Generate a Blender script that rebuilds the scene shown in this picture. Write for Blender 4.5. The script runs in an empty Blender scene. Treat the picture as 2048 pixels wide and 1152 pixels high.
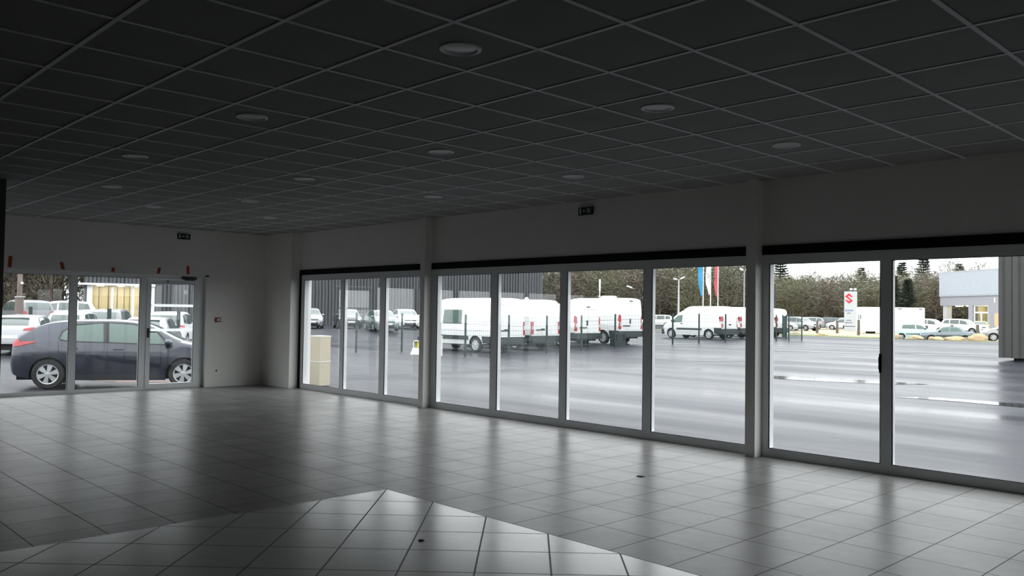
import bpy, bmesh, math, random
from math import sin, cos, pi, radians as R, sqrt, hypot
from mathutils import Vector, Matrix
from mathutils.bvhtree import BVHTree
random.seed(7)
SC = bpy.context.scene
COL = SC.collection

# ---------------------------------------------------------------- materials
OUT = 1.        # albedo level of the materials that follow
def mat(name, col, rough=.5, metal=0., spec=.5, var=0., vscale=6., emit=None, estr=1., bump=0., bscale=30., coat=0., stretch=None):
    col = tuple(c * OUT for c in col)
    m = bpy.data.materials.new(name); m.use_nodes = True
    nt = m.node_tree; b = nt.nodes['Principled BSDF']
    b.inputs['Base Color'].default_value = (*col, 1); b.inputs['Roughness'].default_value = rough
    b.inputs['Metallic'].default_value = metal; b.inputs['Specular IOR Level'].default_value = spec
    if coat: b.inputs['Coat Weight'].default_value = coat; b.inputs['Coat Roughness'].default_value = .05
    if emit: b.inputs['Emission Color'].default_value = (*emit, 1); b.inputs['Emission Strength'].default_value = estr
    if var or bump:
        tc = nt.nodes.new('ShaderNodeTexCoord'); src = tc.outputs['Object']
        if stretch:
            mp = nt.nodes.new('ShaderNodeMapping'); mp.inputs['Scale'].default_value = stretch
            nt.links.new(src, mp.inputs['Vector']); src = mp.outputs['Vector']
    if var:
        n = nt.nodes.new('ShaderNodeTexNoise'); n.inputs['Scale'].default_value = vscale; n.inputs['Detail'].default_value = 4
        nt.links.new(src, n.inputs['Vector'])
        r = nt.nodes.new('ShaderNodeMapRange'); r.inputs['From Min'].default_value = .25; r.inputs['From Max'].default_value = .75
        r.inputs['To Min'].default_value = 1 - var; r.inputs['To Max'].default_value = 1 + var
        nt.links.new(n.outputs['Fac'], r.inputs['Value'])
        v = nt.nodes.new('ShaderNodeVectorMath'); v.operation = 'SCALE'; v.inputs[0].default_value = col
        nt.links.new(r.outputs['Result'], v.inputs['Scale']); nt.links.new(v.outputs['Vector'], b.inputs['Base Color'])
    if bump:
        n2 = nt.nodes.new('ShaderNodeTexNoise'); n2.inputs['Scale'].default_value = bscale
        nt.links.new(src, n2.inputs['Vector'])
        bp = nt.nodes.new('ShaderNodeBump'); bp.inputs['Strength'].default_value = bump; bp.inputs['Distance'].default_value = .02
        nt.links.new(n2.outputs['Fac'], bp.inputs['Height']); nt.links.new(bp.outputs['Normal'], b.inputs['Normal'])
    return m

def nodes(m): return m.node_tree.nodes, m.node_tree.links
class NB:
    """tiny node-graph helper"""
    def __init__(s, m): s.nt = m.node_tree
    def math(s, op, a, b=None, c=None):
        n = s.nt.nodes.new('ShaderNodeMath'); n.operation = op
        for i, v in enumerate((a, b, c)):
            if v is None: continue
            if isinstance(v, (int, float)): n.inputs[i].default_value = v
            else: s.nt.links.new(v, n.inputs[i])
        return n.outputs[0]
    def noise(s, vec, scale, detail=3, rough=.5):
        n = s.nt.nodes.new('ShaderNodeTexNoise'); n.inputs['Scale'].default_value = scale
        n.inputs['Detail'].default_value = detail; n.inputs['Roughness'].default_value = rough
        s.nt.links.new(vec, n.inputs['Vector']); return n.outputs['Fac']
    def rng(s, v, a, b, c, d, clamp=True):
        n = s.nt.nodes.new('ShaderNodeMapRange'); n.clamp = clamp
        for k, x in zip(('From Min', 'From Max', 'To Min', 'To Max'), (a, b, c, d)): n.inputs[k].default_value = x
        s.nt.links.new(v, n.inputs['Value']); return n.outputs['Result']
    def scale(s, col, f):
        n = s.nt.nodes.new('ShaderNodeVectorMath'); n.operation = 'SCALE'
        if isinstance(col, tuple): n.inputs[0].default_value = col
        else: s.nt.links.new(col, n.inputs[0])
        s.nt.links.new(f, n.inputs['Scale']); return n.outputs['Vector']
    def mix(s, f, a, b):
        n = s.nt.nodes.new('ShaderNodeMix'); n.data_type = 'RGBA'
        s.nt.links.new(f, n.inputs['Factor'])
        for k, v in ((6, a), (7, b)):
            if isinstance(v, tuple): n.inputs[k].default_value = (*v, 1)
            else: s.nt.links.new(v, n.inputs[k])
        return n.outputs[2]

def tile_mat(name, col, grout, size, ox, oy, rot, gw, rough, tvar, dirt, spec=.5):
    m = mat(name, col, rough, spec=spec); N = NB(m); nt = m.node_tree; b = nt.nodes['Principled BSDF']
    tc = nt.nodes.new('ShaderNodeTexCoord')
    mp = nt.nodes.new('ShaderNodeMapping'); mp.vector_type = 'POINT'
    # rotate about (ox,oy): shift, then rotate
    sh = nt.nodes.new('ShaderNodeVectorMath'); sh.operation = 'SUBTRACT'; sh.inputs[1].default_value = (ox, oy, 0)
    nt.links.new(tc.outputs['Object'], sh.inputs[0]); mp.inputs['Rotation'].default_value = (0, 0, rot)
    nt.links.new(sh.outputs[0], mp.inputs['Vector'])
    sp = nt.nodes.new('ShaderNodeSeparateXYZ'); nt.links.new(mp.outputs[0], sp.inputs[0])
    dist = []
    cells = []
    for ax in ('X', 'Y'):
        q = N.math('DIVIDE', sp.outputs[ax], size)
        fr = N.math('FRACT', q); cells.append(N.math('FLOOR', q))
        d = N.math('ABSOLUTE', N.math('SUBTRACT', fr, .5)); dist.append(d)
    mx = N.math('MAXIMUM', *dist)
    g = N.math('GREATER_THAN', mx, .5 - gw / size / 2)
    cb = nt.nodes.new('ShaderNodeCombineXYZ'); nt.links.new(cells[0], cb.inputs[0]); nt.links.new(cells[1], cb.inputs[1])
    wn = nt.nodes.new('ShaderNodeTexWhiteNoise'); wn.noise_dimensions = '2D'; nt.links.new(cb.outputs[0], wn.inputs['Vector'])
    f1 = N.rng(wn.outputs['Value'], 0, 1, 1 - tvar, 1 + tvar)
    f2 = N.rng(N.noise(tc.outputs['Object'], 1.6, 5, .6), .3, .7, 1 - dirt, 1 + dirt)
    f3 = N.rng(N.noise(tc.outputs['Object'], 9, 4, .6), .25, .75, 1 - dirt * .5, 1 + dirt * .5)
    smear = N.rng(N.noise(tc.outputs['Object'], 4.5, 3, .7), .60, .85, 1, 1.12)
    c = N.scale(N.scale(N.scale(N.scale(col, f1), f2), f3), smear)
    nt.links.new(N.mix(g, c, grout), b.inputs['Base Color'])
    rr = N.math('ADD', N.rng(N.noise(tc.outputs['Object'], 2.3, 4), .3, .7, rough - .015, rough + .02), N.math('MULTIPLY', g, .35))
    nt.links.new(rr, b.inputs['Roughness'])
    bp = nt.nodes.new('ShaderNodeBump'); bp.inputs['Strength'].default_value = .5; bp.inputs['Distance'].default_value = .002
    nt.links.new(N.math('SUBTRACT', 1, g), bp.inputs['Height']); nt.links.new(bp.outputs[0], b.inputs['Normal'])
    return m

def glass_mat(name, tint=(.93, .95, .95), ior=1.5, rough=.0):
    m = bpy.data.materials.new(name); m.use_nodes = True; nt = m.node_tree; nt.nodes.clear()
    o = nt.nodes.new('ShaderNodeOutputMaterial'); mx = nt.nodes.new('ShaderNodeMixShader')
    t = nt.nodes.new('ShaderNodeBsdfTransparent'); t.inputs[0].default_value = (*tint, 1)
    g = nt.nodes.new('ShaderNodeBsdfGlossy'); g.inputs['Roughness'].default_value = rough
    f = nt.nodes.new('ShaderNodeFresnel'); f.inputs['IOR'].default_value = ior
    geo = nt.nodes.new('ShaderNodeNewGeometry')
    # the same reflectance on both faces of the pane
    mm = nt.nodes.new('ShaderNodeMapRange'); mm.inputs['To Min'].default_value = ior; mm.inputs['To Max'].default_value = 1 / ior
    nt.links.new(geo.outputs['Backfacing'], mm.inputs['Value']); nt.links.new(mm.outputs[0], f.inputs['IOR'])
    nt.links.new(f.outputs[0], mx.inputs[0]); nt.links.new(t.outputs[0], mx.inputs[1]); nt.links.new(g.outputs[0], mx.inputs[2])
    nt.links.new(mx.outputs[0], o.inputs[0]); return m

M = {}
M['wall'] = mat('wall paint', (.83, .82, .785), .75, var=.03, vscale=1.5)
M['wallback'] = mat('dark rear wall', (.10, .10, .10), .8)
M['frame'] = mat('window frame aluminium', (.76, .78, .79), .45, spec=.4)
M['band'] = mat('black shutter housing', (.006, .006, .007), .7, spec=.2)
M['gasket'] = mat('black gasket', (.008, .008, .009), .6)
M['glass'] = glass_mat('window glass')
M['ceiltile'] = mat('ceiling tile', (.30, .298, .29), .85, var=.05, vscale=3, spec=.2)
M['tbar'] = mat('ceiling t bar', (.72, .72, .74), .5)
M['tbard'] = mat('ceiling joint', (.1, .1, .1), .6)
M['white'] = mat('white plastic', (.78, .78, .77), .4)
M['lampglass'] = mat('downlight diffuser', (.7, .7, .72), .3)
M['signdark'] = mat('exit sign panel', (.006, .018, .012), .4)
M['signwhite'] = mat('sign pictogram white', (.6, .62, .6), .5)
M['tape'] = mat('orange red tape', (.42, .055, .02), .6)
M['red'] = mat('red plastic', (.32, .012, .015), .4)
M['black'] = mat('black plastic', (.012, .012, .014), .5)
M['chrome'] = mat('chrome', (.75, .76, .78), .15, metal=1)
M['strip'] = mat('white glazing strip', (.8, .82, .82), .6)
M['film'] = mat('translucent white film', (.8, .82, .82), .6); M['film'].node_tree.nodes['Principled BSDF'].inputs['Transmission Weight'].default_value = 0
_nt = M['film'].node_tree; _tl = _nt.nodes.new('ShaderNodeBsdfTranslucent'); _tl.inputs[0].default_value = (.85, .87, .87, 1); _mx = _nt.nodes.new('ShaderNodeMixShader'); _mx.inputs[0].default_value = .85
_nt.links.new(_nt.nodes['Principled BSDF'].outputs[0], _mx.inputs[1]); _nt.links.new(_tl.outputs[0], _mx.inputs[2]); _nt.links.new(_mx.outputs[0], _nt.nodes['Material Output'].inputs[0])
M['floor'] = tile_mat('grey floor tile', (.215, .210, .204), (.03, .03, .03), .4345, 11.953, -3.541, 0, .0065, .31, .10, .18, .075)
M['inlay'] = tile_mat('pale diagonal tile', (.38, .38, .372), (.015, .015, .015), .433, 9.595, -3.98, R(45), .011, .22, .04, .05, .45)

# exterior
OUT = .82
def asphalt():
    m = mat('wet asphalt', (.055, .056, .062), .3, spec=.05); N = NB(m); nt = m.node_tree; b = nt.nodes['Principled BSDF']
    tc = nt.nodes.new('ShaderNodeTexCoord'); P = tc.outputs['Object']
    mp = nt.nodes.new('ShaderNodeMapping'); mp.inputs['Rotation'].default_value = (0, 0, R(-46)); mp.inputs['Scale'].default_value = (.045, .36, 1)
    nt.links.new(P, mp.inputs['Vector'])
    st = N.noise(mp.outputs[0], 1.0, 5, .62)
    fine = N.noise(P, 24, 3, .7)
    big = N.noise(P, .16, 3)
    c = N.scale(N.scale((.034, .035, .043), N.rng(fine, .2, .8, .6, 1.5)), N.rng(big, .3, .7, .85, 1.2))
    nt.links.new(c, b.inputs['Base Color'])
    nt.links.new(N.rng(st, .36, .70, .45, .18), b.inputs['Roughness'])
    bp = nt.nodes.new('ShaderNodeBump'); bp.inputs['Distance'].default_value = .004
    nt.links.new(N.rng(st, .4, .62, .35, .04), bp.inputs['Strength']); nt.links.new(N.noise(P, 60, 2), bp.inputs['Height'])
    nt.links.new(bp.outputs[0], b.inputs['Normal']); return m
M['asphalt'] = asphalt()
M['puddle'] = mat('rain water', (.03, .03, .035), .06, spec=.8)
M['gravel'] = mat('sandy gravel', (.42, .34, .24), .9, var=.3, vscale=.6)
M['verge'] = mat('verge grass', (.22, .23, .09), .95, var=.45, vscale=.9)
M['line'] = mat('white road paint', (.55, .56, .57), .5)
M['seam'] = mat('tar joint', (.012, .012, .014), .5)
M['orange'] = mat('orange road paint', (.5, .17, .08), .6)
M['cladding'] = mat('anthracite cladding', (.07, .075, .082), .55)
M['greyclad'] = mat('grey brown cladding', (.055, .053, .050), .5, var=.08, vscale=2)
M['cream'] = mat('warm cream panel', (.86, .74, .46), .7)
M['lightblue'] = mat('pale blue cladding', (.46, .51, .58), .55)
M['lilac'] = mat('pale lilac grey render', (.34, .355, .40), .7)
M['greenpost'] = mat('dark green fence paint', (.010, .035, .028), .5)
M['wire'] = mat('green welded wire', (.03, .07, .06), .5)
M['wood'] = mat('weathered timber', (.14, .12, .10), .9, var=.3, vscale=5)
M['rock'] = mat('tan boulder', (.48, .36, .22), .95, var=.25, vscale=3, bump=.6, bscale=6)
M['cardboard'] = mat('beige concrete block', (.58, .52, .40), .8, var=.06, vscale=4)
M['creampost'] = mat('cream post', (.72, .70, .60), .6)
M['yellow'] = mat('yellow panel', (.75, .72, .05), .5)
M['metalpole'] = mat('galvanised pole', (.50, .52, .53), .45)
M['lamphead'] = mat('pale lamp head', (.72, .74, .75), .35)
M['blueflag'] = mat('blue flag cloth', (.05, .30, .52), .8)
M['whiteflag'] = mat('white flag cloth', (.8, .8, .82), .8)
M['redflag'] = mat('red flag cloth', (.55, .10, .13), .8)
M['pylon'] = mat('light grey pylon panel', (.52, .55, .57), .5)
M['logored'] = mat('red emblem', (.65, .015, .04), .5)
M['logoblue'] = mat('blue lettering', (.02, .04, .35), .5)
M['greymark'] = mat('grey lettering', (.16, .17, .18), .6)
M['bark'] = mat('grey brown bark', (.13, .115, .095), .95, var=.25, vscale=4)
M['trunkpink'] = mat('pinkish bark', (.20, .155, .14), .95, var=.3, vscale=3)
M['twig1'] = mat('olive twigs', (.20, .197, .125), .95, var=.4, vscale=.5)
M['twig2'] = mat('brown twigs', (.215, .182, .142), .95, var=.35, vscale=.5)
M['twig3'] = mat('grey olive twigs', (.185, .182, .135), .95, var=.35, vscale=.5)
M['needle'] = mat('dark conifer needles', (.04, .058, .036), .95, var=.4, vscale=.8)
M['scrub'] = mat('woodland undergrowth', (.19, .178, .125), .95, var=.5, vscale=.35)
M['bank'] = mat('wooded bank', (.13, .122, .085), 1., var=.4, vscale=.15)
# vehicles
OUT = .86
M['tyre'] = mat('tyre rubber', (.012, .012, .013), .75)
M['rim'] = mat('silver wheel trim', (.58, .60, .61), .3, metal=.4)
M['rimdark'] = mat('dark wheel disc', (.03, .03, .032), .6)
M['under'] = mat('dark underbody', (.008, .008, .009), .8)
M['carglass'] = mat('car glass', (.05, .075, .07), .04, spec=.9)
M['carglasspale'] = mat('pale green car glass', (.10, .15, .13), .04, spec=.45)
M['bumper'] = mat('dark grey bumper plastic', (.028, .031, .036), .55)
M['taillamp'] = mat('red tail lamp', (.42, .015, .025), .15, spec=.7)
M['headlamp'] = mat('clear headlamp', (.62, .66, .68), .12, spec=.8)
M['plate'] = mat('white number plate', (.75, .76, .74), .5)
M['seamline'] = mat('panel gap', (.015, .015, .018), .7)
M['graygap'] = mat('pale panel gap', (.30, .31, .32), .6)
def paint(name, col, metal=0., rough=.3): return mat(name, col, rough, metal=metal, coat=.6)
P_WHITE = paint('white car paint', (.80, .81, .81)); P_BLUE = paint('dark slate blue paint', (.030, .034, .052), .35, .28)
P_SILVER = paint('silver car paint', (.30, .31, .33), .4); P_DARK = paint('dark grey car paint', (.02, .023, .03))
P_GREEN = paint('grey green car paint', (.16, .20, .20), .3); P_NAVY = paint('navy car paint', (.012, .022, .05))
P_TURQ = paint('pale turquoise paint', (.52, .66, .64)); P_STEEL = paint('steel grey paint', (.16, .20, .22), .2)
P_WARMG = paint('warm grey paint', (.30, .29, .29), .3); P_YELLOW = paint('yellow paint', (.72, .62, .10)); P_PALE = paint('pale grey paint', (.42, .43, .45), .2)

# ---------------------------------------------------------------- mesh helpers
class MB:
    def __init__(s): s.v = []; s.f = []; s.m = []
    def add(s, vs, fs, mi=0):
        o = len(s.v); s.v += [tuple(v) for v in vs]; s.f += [[i + o for i in f] for f in fs]; s.m += [mi] * len(fs)
    def box(s, x0, x1, y0, y1, z0, z1, mi=0, mtx=None):
        vs = [Vector((x, y, z)) for x in (x0, x1) for y in (y0, y1) for z in (z0, z1)]
        if mtx: vs = [mtx @ v for v in vs]
        s.add(vs, [(0, 1, 3, 2), (4, 6, 7, 5), (0, 4, 5, 1), (2, 3, 7, 6), (0, 2, 6, 4), (1, 5, 7, 3)], mi)
    def tube(s, pts, rad, n=8, mi=0, caps=True):
        pts = [Vector(p) for p in pts]; o = len(s.v); k = len(pts)
        if not isinstance(rad, (list, tuple)): rad = [rad] * k
        for i, p in enumerate(pts):
            t = (pts[min(i + 1, k - 1)] - pts[max(i - 1, 0)]).normalized()
            a = t.cross(Vector((0, 0, 1)) if abs(t.z) < .95 else Vector((1, 0, 0))).normalized(); b = t.cross(a)
            for j in range(n):
                q = 2 * pi * j / n; s.v.append(tuple(p + (a * cos(q) + b * sin(q)) * rad[i]))
        for i in range(k - 1):
            for j in range(n):
                s.f.append([o + i * n + j, o + i * n + (j + 1) % n, o + (i + 1) * n + (j + 1) % n, o + (i + 1) * n + j]); s.m.append(mi)
        if caps:
            s.f.append([o + j for j in range(n)][::-1]); s.m.append(mi)
            s.f.append([o + (k - 1) * n + j for j in range(n)]); s.m.append(mi)
    def lathe(s, prof, n=28, mi=0, axis='z', c=(0, 0, 0)):
        """prof: (radius, height) closed polyline revolved"""
        o = len(s.v); k = len(prof)
        for r, h in prof:
            for j in range(n):
                q = 2 * pi * j / n
                p = (r * cos(q), r * sin(q), h) if axis == 'z' else (r * cos(q), h, r * sin(q))
                s.v.append((p[0] + c[0], p[1] + c[1], p[2] + c[2]))
        for i in range(k):
            i2 = (i + 1) % k
            for j in range(n):
                s.f.append([o + i * n + j, o + i * n + (j + 1) % n, o + i2 * n + (j + 1) % n, o + i2 * n + j]); s.m.append(mi)
    def prism(s, poly, z0, z1, mi=0, mtx=None):
        n = len(poly); vs = [Vector((x, y, z0)) for x, y in poly] + [Vector((x, y, z1)) for x, y in poly]
        if mtx: vs = [mtx @ v for v in vs]
        s.add(vs, [list(range(n))[::-1], list(range(n, 2 * n))] + [(i, (i + 1) % n, n + (i + 1) % n, n + i) for i in range(n)], mi)
    def mesh(s, name, mats, smooth=False, angle=35, fix=True):
        me = bpy.data.meshes.new(name); me.from_pydata(s.v, [], s.f)
        for m in mats: me.materials.append(m)
        if len(mats) > 1: me.polygons.foreach_set('material_index', s.m)
        if fix:
            bm = bmesh.new(); bm.from_mesh(me); bmesh.ops.recalc_face_normals(bm, faces=bm.faces); bm.to_mesh(me); bm.free()
        if smooth:
            me.polygons.foreach_set('use_smooth', [True] * len(me.polygons))
            try: me.set_sharp_from_angle(angle=R(angle))
            except Exception: pass
        me.update(); return me

def link(name, me, parent=None, loc=None):
    o = bpy.data.objects.new(name, me); COL.objects.link(o)
    if parent: o.parent = parent
    if loc: o.location = loc
    return o
def obj(name, mb, mats, parent=None, loc=None, smooth=False, angle=35, fix=True):
    if not isinstance(mats, (list, tuple)): mats = [mats]
    return link(name, mb.mesh(name, mats, smooth, angle, fix), parent, loc)
def tag(o, label=None, cat=None, group=None, kind=None):
    if label: o['label'] = label
    if cat: o['category'] = cat
    if group: o['group'] = group
    if kind: o['kind'] = kind
    return o
def thing(name, label, cat, loc=(0, 0, 0), rz=0, group=None, sc=1.):
    o = bpy.data.objects.new(name, None); COL.objects.link(o); o.empty_display_size = .2
    o.location = loc; o.rotation_euler = (0, 0, rz); o.scale = (sc, sc, sc) if not isinstance(sc, tuple) else sc
    return tag(o, label, cat, group)
def struct(name, mb, mats, parent=None, label=None, cat=None):
    o = obj(name, mb, mats, parent); tag(o, label, cat, None, 'structure'); return o
def copy_tree(o, parent=None):
    c = o.copy(); COL.objects.link(c)
    if parent: c.parent = parent
    for ch in o.children: copy_tree(ch, c)
    return c
def ss(a, b, x):
    t = min(1, max(0, (x - a) / (b - a))); return t * t * (3 - 2 * t)
def zg(x, y):
    """height of the tarmac outside: a slight dip by the vans, a slight rise to the far showroom"""
    rise = ss(27, 36, -x) * (1 - ss(45, 60, y)); dip = (1 - ss(21, 30, y)) * ss(0, 4, -x) * (1 - rise)
    pit = .42 * math.exp(-((x + 9.2) ** 2 + (y - 65.5) ** 2) / 9) if y > 60 else 0
    return -.12 - .22 * dip + .27 * rise - pit
H = 2.913     # ceiling height

# ---------------------------------------------------------------- the room
m = MB()
XR, YB = 20., -15.
x0, y0 = 9.595, -3.98
# floor: the grey field and, meeting it edge to edge, the pale rectangle of diagonal tiles
for a, b, c, d, k in ((-.1, x0, YB, .1, 0), (x0, XR, y0, .1, 0), (x0, XR, YB, y0, 1)):
    m.add([(a, c, 0), (b, c, 0), (b, d, 0), (a, d, 0)], [(0, 1, 2, 3)], k)
m.add([(-.1, YB, -.3), (XR, YB, -.3), (XR, .1, -.3), (-.1, .1, -.3), (-.1, YB, 0), (XR, YB, 0), (XR, .1, 0), (-.1, .1, 0)],
      [(0, 3, 2, 1), (0, 1, 5, 4), (1, 2, 6, 5), (2, 3, 7, 6), (3, 0, 4, 7)], 0)
struct('floor', m, [M['floor'], M['inlay']])
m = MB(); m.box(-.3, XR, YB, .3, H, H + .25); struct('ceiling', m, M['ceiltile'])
# suspended grid of t-bars, 0.6 m apart, hung just under the tiles
m = MB(); gx0, gy0 = 12.1146, -5.4259
i = -30
while True:
    x = gx0 + .6 * i; i += 1
    if x < .12: continue
    if x > XR: break
    m.box(x - .013, x + .013, YB, 0, H - .006, H + .002)
i = -30
while True:
    y = gy0 + .6 * i; i += 1
    if y < YB: continue
    if y > -.05: break
    m.box(.08, XR, y - .013, y + .013, H - .0065, H + .002)
o = struct('ceiling_grid', m, M['tbar'])
# left wall (the door wall): upper part and the plain stretch by the corner stand 8 cm proud of the glazing
m = MB(); LW = .08
m.box(-.25, LW, YB, .25, 2.05, H)               # above the glazing
m.box(-.25, LW, -1.345, .25, 0, 2.05)           # plain stretch right of the door
m.box(-.25, LW, YB, -9.6, 0, 2.05)              # far left, hidden by the partition
struct('wall_left', m, M['wall'])
# right wall (the window wall)
m = MB()
m.box(LW, 1.13, -.19, .25, 0, H)                # thick pier by the corner
m.box(1.13, XR, 0, .25, 2.21, H)                # above the windows
m.box(17.3, XR, 0, .25, 0, 2.21)
m.box(1.13, 17.3, .02, .25, 2.06, 2.21)
struct('wall_right', m, M['wall'])
for i, xa in enumerate((5.0, 10.62, 16.5)):
    m = MB(); m.box(xa, xa + .115, -.14, .10, 0, H - .001); struct('trim_%d' % (i + 1), m, M['wall'])   # boxed posts
# hidden walls that close the room
m = MB(); m.box(XR, XR + .2, YB, .25, 0, H); struct('wall_back', m, M['wallback'])
m = MB(); m.box(-.25, XR, YB - .2, YB, 0, H); struct('wall_front', m, M['wallback'])
m = MB(); m.box(4.15, 4.35, -11.5, -5.62, 0, H - .001); struct('wall_partition', m, M['wallback'])

def glazed_bay(name, xs, xe, mulls, jl, jr, zb=.09, zt=2.02, ztop=2.118, dark_left=False):
    """one bay of the window wall: outer frame, deep mullions, black gaskets, panes"""
    e = bpy.data.objects.new(name, None); COL.objects.link(e); e['kind'] = 'structure'
    m = MB()
    m.box(xs, xe, 0, .024, 0, zb); m.box(xs, xe, .024, .075, 0, zb - .04); m.box(xs, xe, 0, .075, zt, ztop)
    m.box(xs, xs + jl, 0, .105, zb, zt); m.box(xe - jr, xe, 0, .075, zb, zt)
    m.box(xs, xe, .075, .12, -.12, .05)
    obj('frame', m, M['frame'], e)
    edges = [xs + jl]
    for a, b in mulls:
        k = MB(); k.box(a, b, 0, .078, zb, zt); obj('mullion', k, M['frame'], e); edges += [a, b]
    edges.append(xe - jr)
    for a, b in zip(edges[0::2], edges[1::2]):
        p = MB(); p.box(a - .004, b + .004, .014, .020, zb - .004, zt + .004); obj('pane', p, M['glass'], e)
        k = MB(); w = .009
        k.box(a, a + w, .004, .014, zb, zt); k.box(b - w, b, .004, .014, zb, zt)
        k.box(a + w, b - w, .004, .014, zb, zb + .006); k.box(a + w, b - w, .004, .014, zt - .006, zt)
        obj('gasket', k, M['gasket'], e)
    return e
w1 = glazed_bay('window_1', 1.19, 5.0, [(2.545, 2.655), (3.745, 3.885)], .085, .04)
w2 = glazed_bay('window_2', 5.115, 10.62, [(6.475, 6.606), (7.817, 7.932), (9.172, 9.289)], .125, .04)
w3 = glazed_bay('window_3', 10.735, 16.5, [(11.975, 12.078), (13.32, 13.43), (14.68, 14.79)], .075, .04)
m = MB(); m.box(1.13, 1.19, -.01, .10, 0, 2.118); obj('side_guide', m, M['band'], w1)
m = MB(); m.box(11.967, 11.977, -.03, 0, .98, 1.10); m.box(11.963, 11.985, -.008, 0, .95, 1.13); obj('pull_handle', m, M['black'], w3)
for i, (a, b) in enumerate(((1.13, 5.0), (5.115, 10.62), (10.735, 16.5))):
    m = MB(); m.box(a, b, -.012, .06, 2.118, 2.215); struct('trim_%d' % (i + 4), m, M['band'])

# glazing of the left wall
def left_frame(name, ya, yb, jl=.07, jr=.06, zb=.055, zt=1.985, ztop=2.05):
    e = bpy.data.objects.new(name, None); COL.objects.link(e); e['kind'] = 'structure'
    m = MB(); m.box(-.07, 0, ya, yb, 0, zb); m.box(-.07, 0, ya, yb, zt, ztop); m.box(-.07, 0, ya, ya + jl, zb, zt); m.box(-.07, 0, yb - jr, yb, zb, zt)
    obj('frame', m, M['frame'], e)
    p = MB(); p.box(-.04, -.034, ya + jl - .004, yb - jr + .004, zb - .004, zt + .004); obj('pane', p, M['glass'], e)
    k = MB(); w = .008; a, b = ya + jl, yb - jr
    k.box(-.034, -.012, b - w, b, zb, zt); k.box(-.034, -.012, a, a + w, zb, zt); k.box(-.034, -.012, a + w, b - w, zt - .006, zt); k.box(-.034, -.012, a + w, b - w, zb, zb + .004)
    obj('gasket', k, M['gasket'], e); return e
left_frame('window_4', -4.78, -3.60); left_frame('window_5', -3.60, -2.455, .055, .055)
left_frame('window_6', -5.95, -4.78); left_frame('window_7', -7.15, -5.95); left_frame('window_8', -8.35, -7.15); left_frame('window_9', -9.6, -8.35)
d = bpy.data.objects.new('door_1', None); COL.objects.link(d); d['kind'] = 'structure'
m = MB(); m.box(-.07, 0, -2.455, -2.405, 0, 2.05); m.box(-.07, 0, -1.46, -1.345, 0, 2.05); m.box(-.07, 0, -2.405, -1.46, 1.985, 2.05); m.box(-.07, -.005, -2.405, -1.46, 0, .012)
obj('frame', m, M['frame'], d)
m = MB(); za, zb_ = .015, 1.978
m.box(-.055, .008, -2.40, -2.322, za, zb_); m.box(-.055, .008, -1.533, -1.465, za, zb_); m.box(-.055, .008, -2.322, -1.533, za, .105); m.box(-.055, .008, -2.322, -1.533, 1.905, zb_)
leaf = obj('door_leaf', m, M['frame'], d)
p = MB(); p.box(-.03, -.024, -2.326, -1.529, .101, 1.909); obj('pane', p, M['glass'], d)
m = MB(); m.box(-.023, -.006, -1.541, -1.533, .105, 1.905); m.box(-.023, -.006, -2.322, -1.541, 1.899, 1.905); obj('gasket', m, M['gasket'], d)
for z in (1.065, 1.508):
    m = MB(); m.add([(-.0225, -2.322, z - .024), (-.0225, -1.535, z - .024), (-.0225, -1.535, z + .024), (-.0225, -2.322, z + .024)], [(0, 1, 2, 3)]); tag(obj('glazing_strip', m, M['film'], d), 'white safety strip across the door glass')
m = MB(); m.lathe([(.03, 0), (.03, .0005), (.012, .0006), (.012, 0)], 20); q = obj('glass_disc', m, M['film'], d); q.rotation_euler = (0, R(90), 0); q.location = (-.0235, -1.69, 1.757)
tag(q, 'small white disc with a dark centre on the door glass')
m = MB(); m.lathe([(.0115, 0), (.0115, .013), (.0005, .014), (.0005, 0)], 14); q2 = obj('disc_centre', m, M['black'], q)
m = MB(); m.box(.008, .05, -2.375, -2.35, 1.02, 1.045); m.box(.042, .058, -2.365, -2.25, 1.022, 1.042); m.box(.008, .014, -2.385, -2.34, .93, 1.10); obj('door_handle', m, M['bumper'], d)
m = MB(); m.box(.008, .055, -1.78, -1.52, 1.99, 2.035); m.box(.02, .035, -1.74, -1.55, 1.972, 1.99); tag(obj('door_closer', m, M['bumper'], d), 'dark door closer on the head of the door')
m = MB(); m.box(.008, .02, -2.05, -2.02, 1.93, 1.955); obj('stop_knob', m, M['black'], d)
m = MB(); m.box(LW - .002, LW + .012, -1.345, -1.30, 0, 2.05); m.box(LW, LW + .02, -1.365, -1.31, 2.05, 2.075, 1); struct('trim_7', m, [M['wall'], M['black']])

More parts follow.
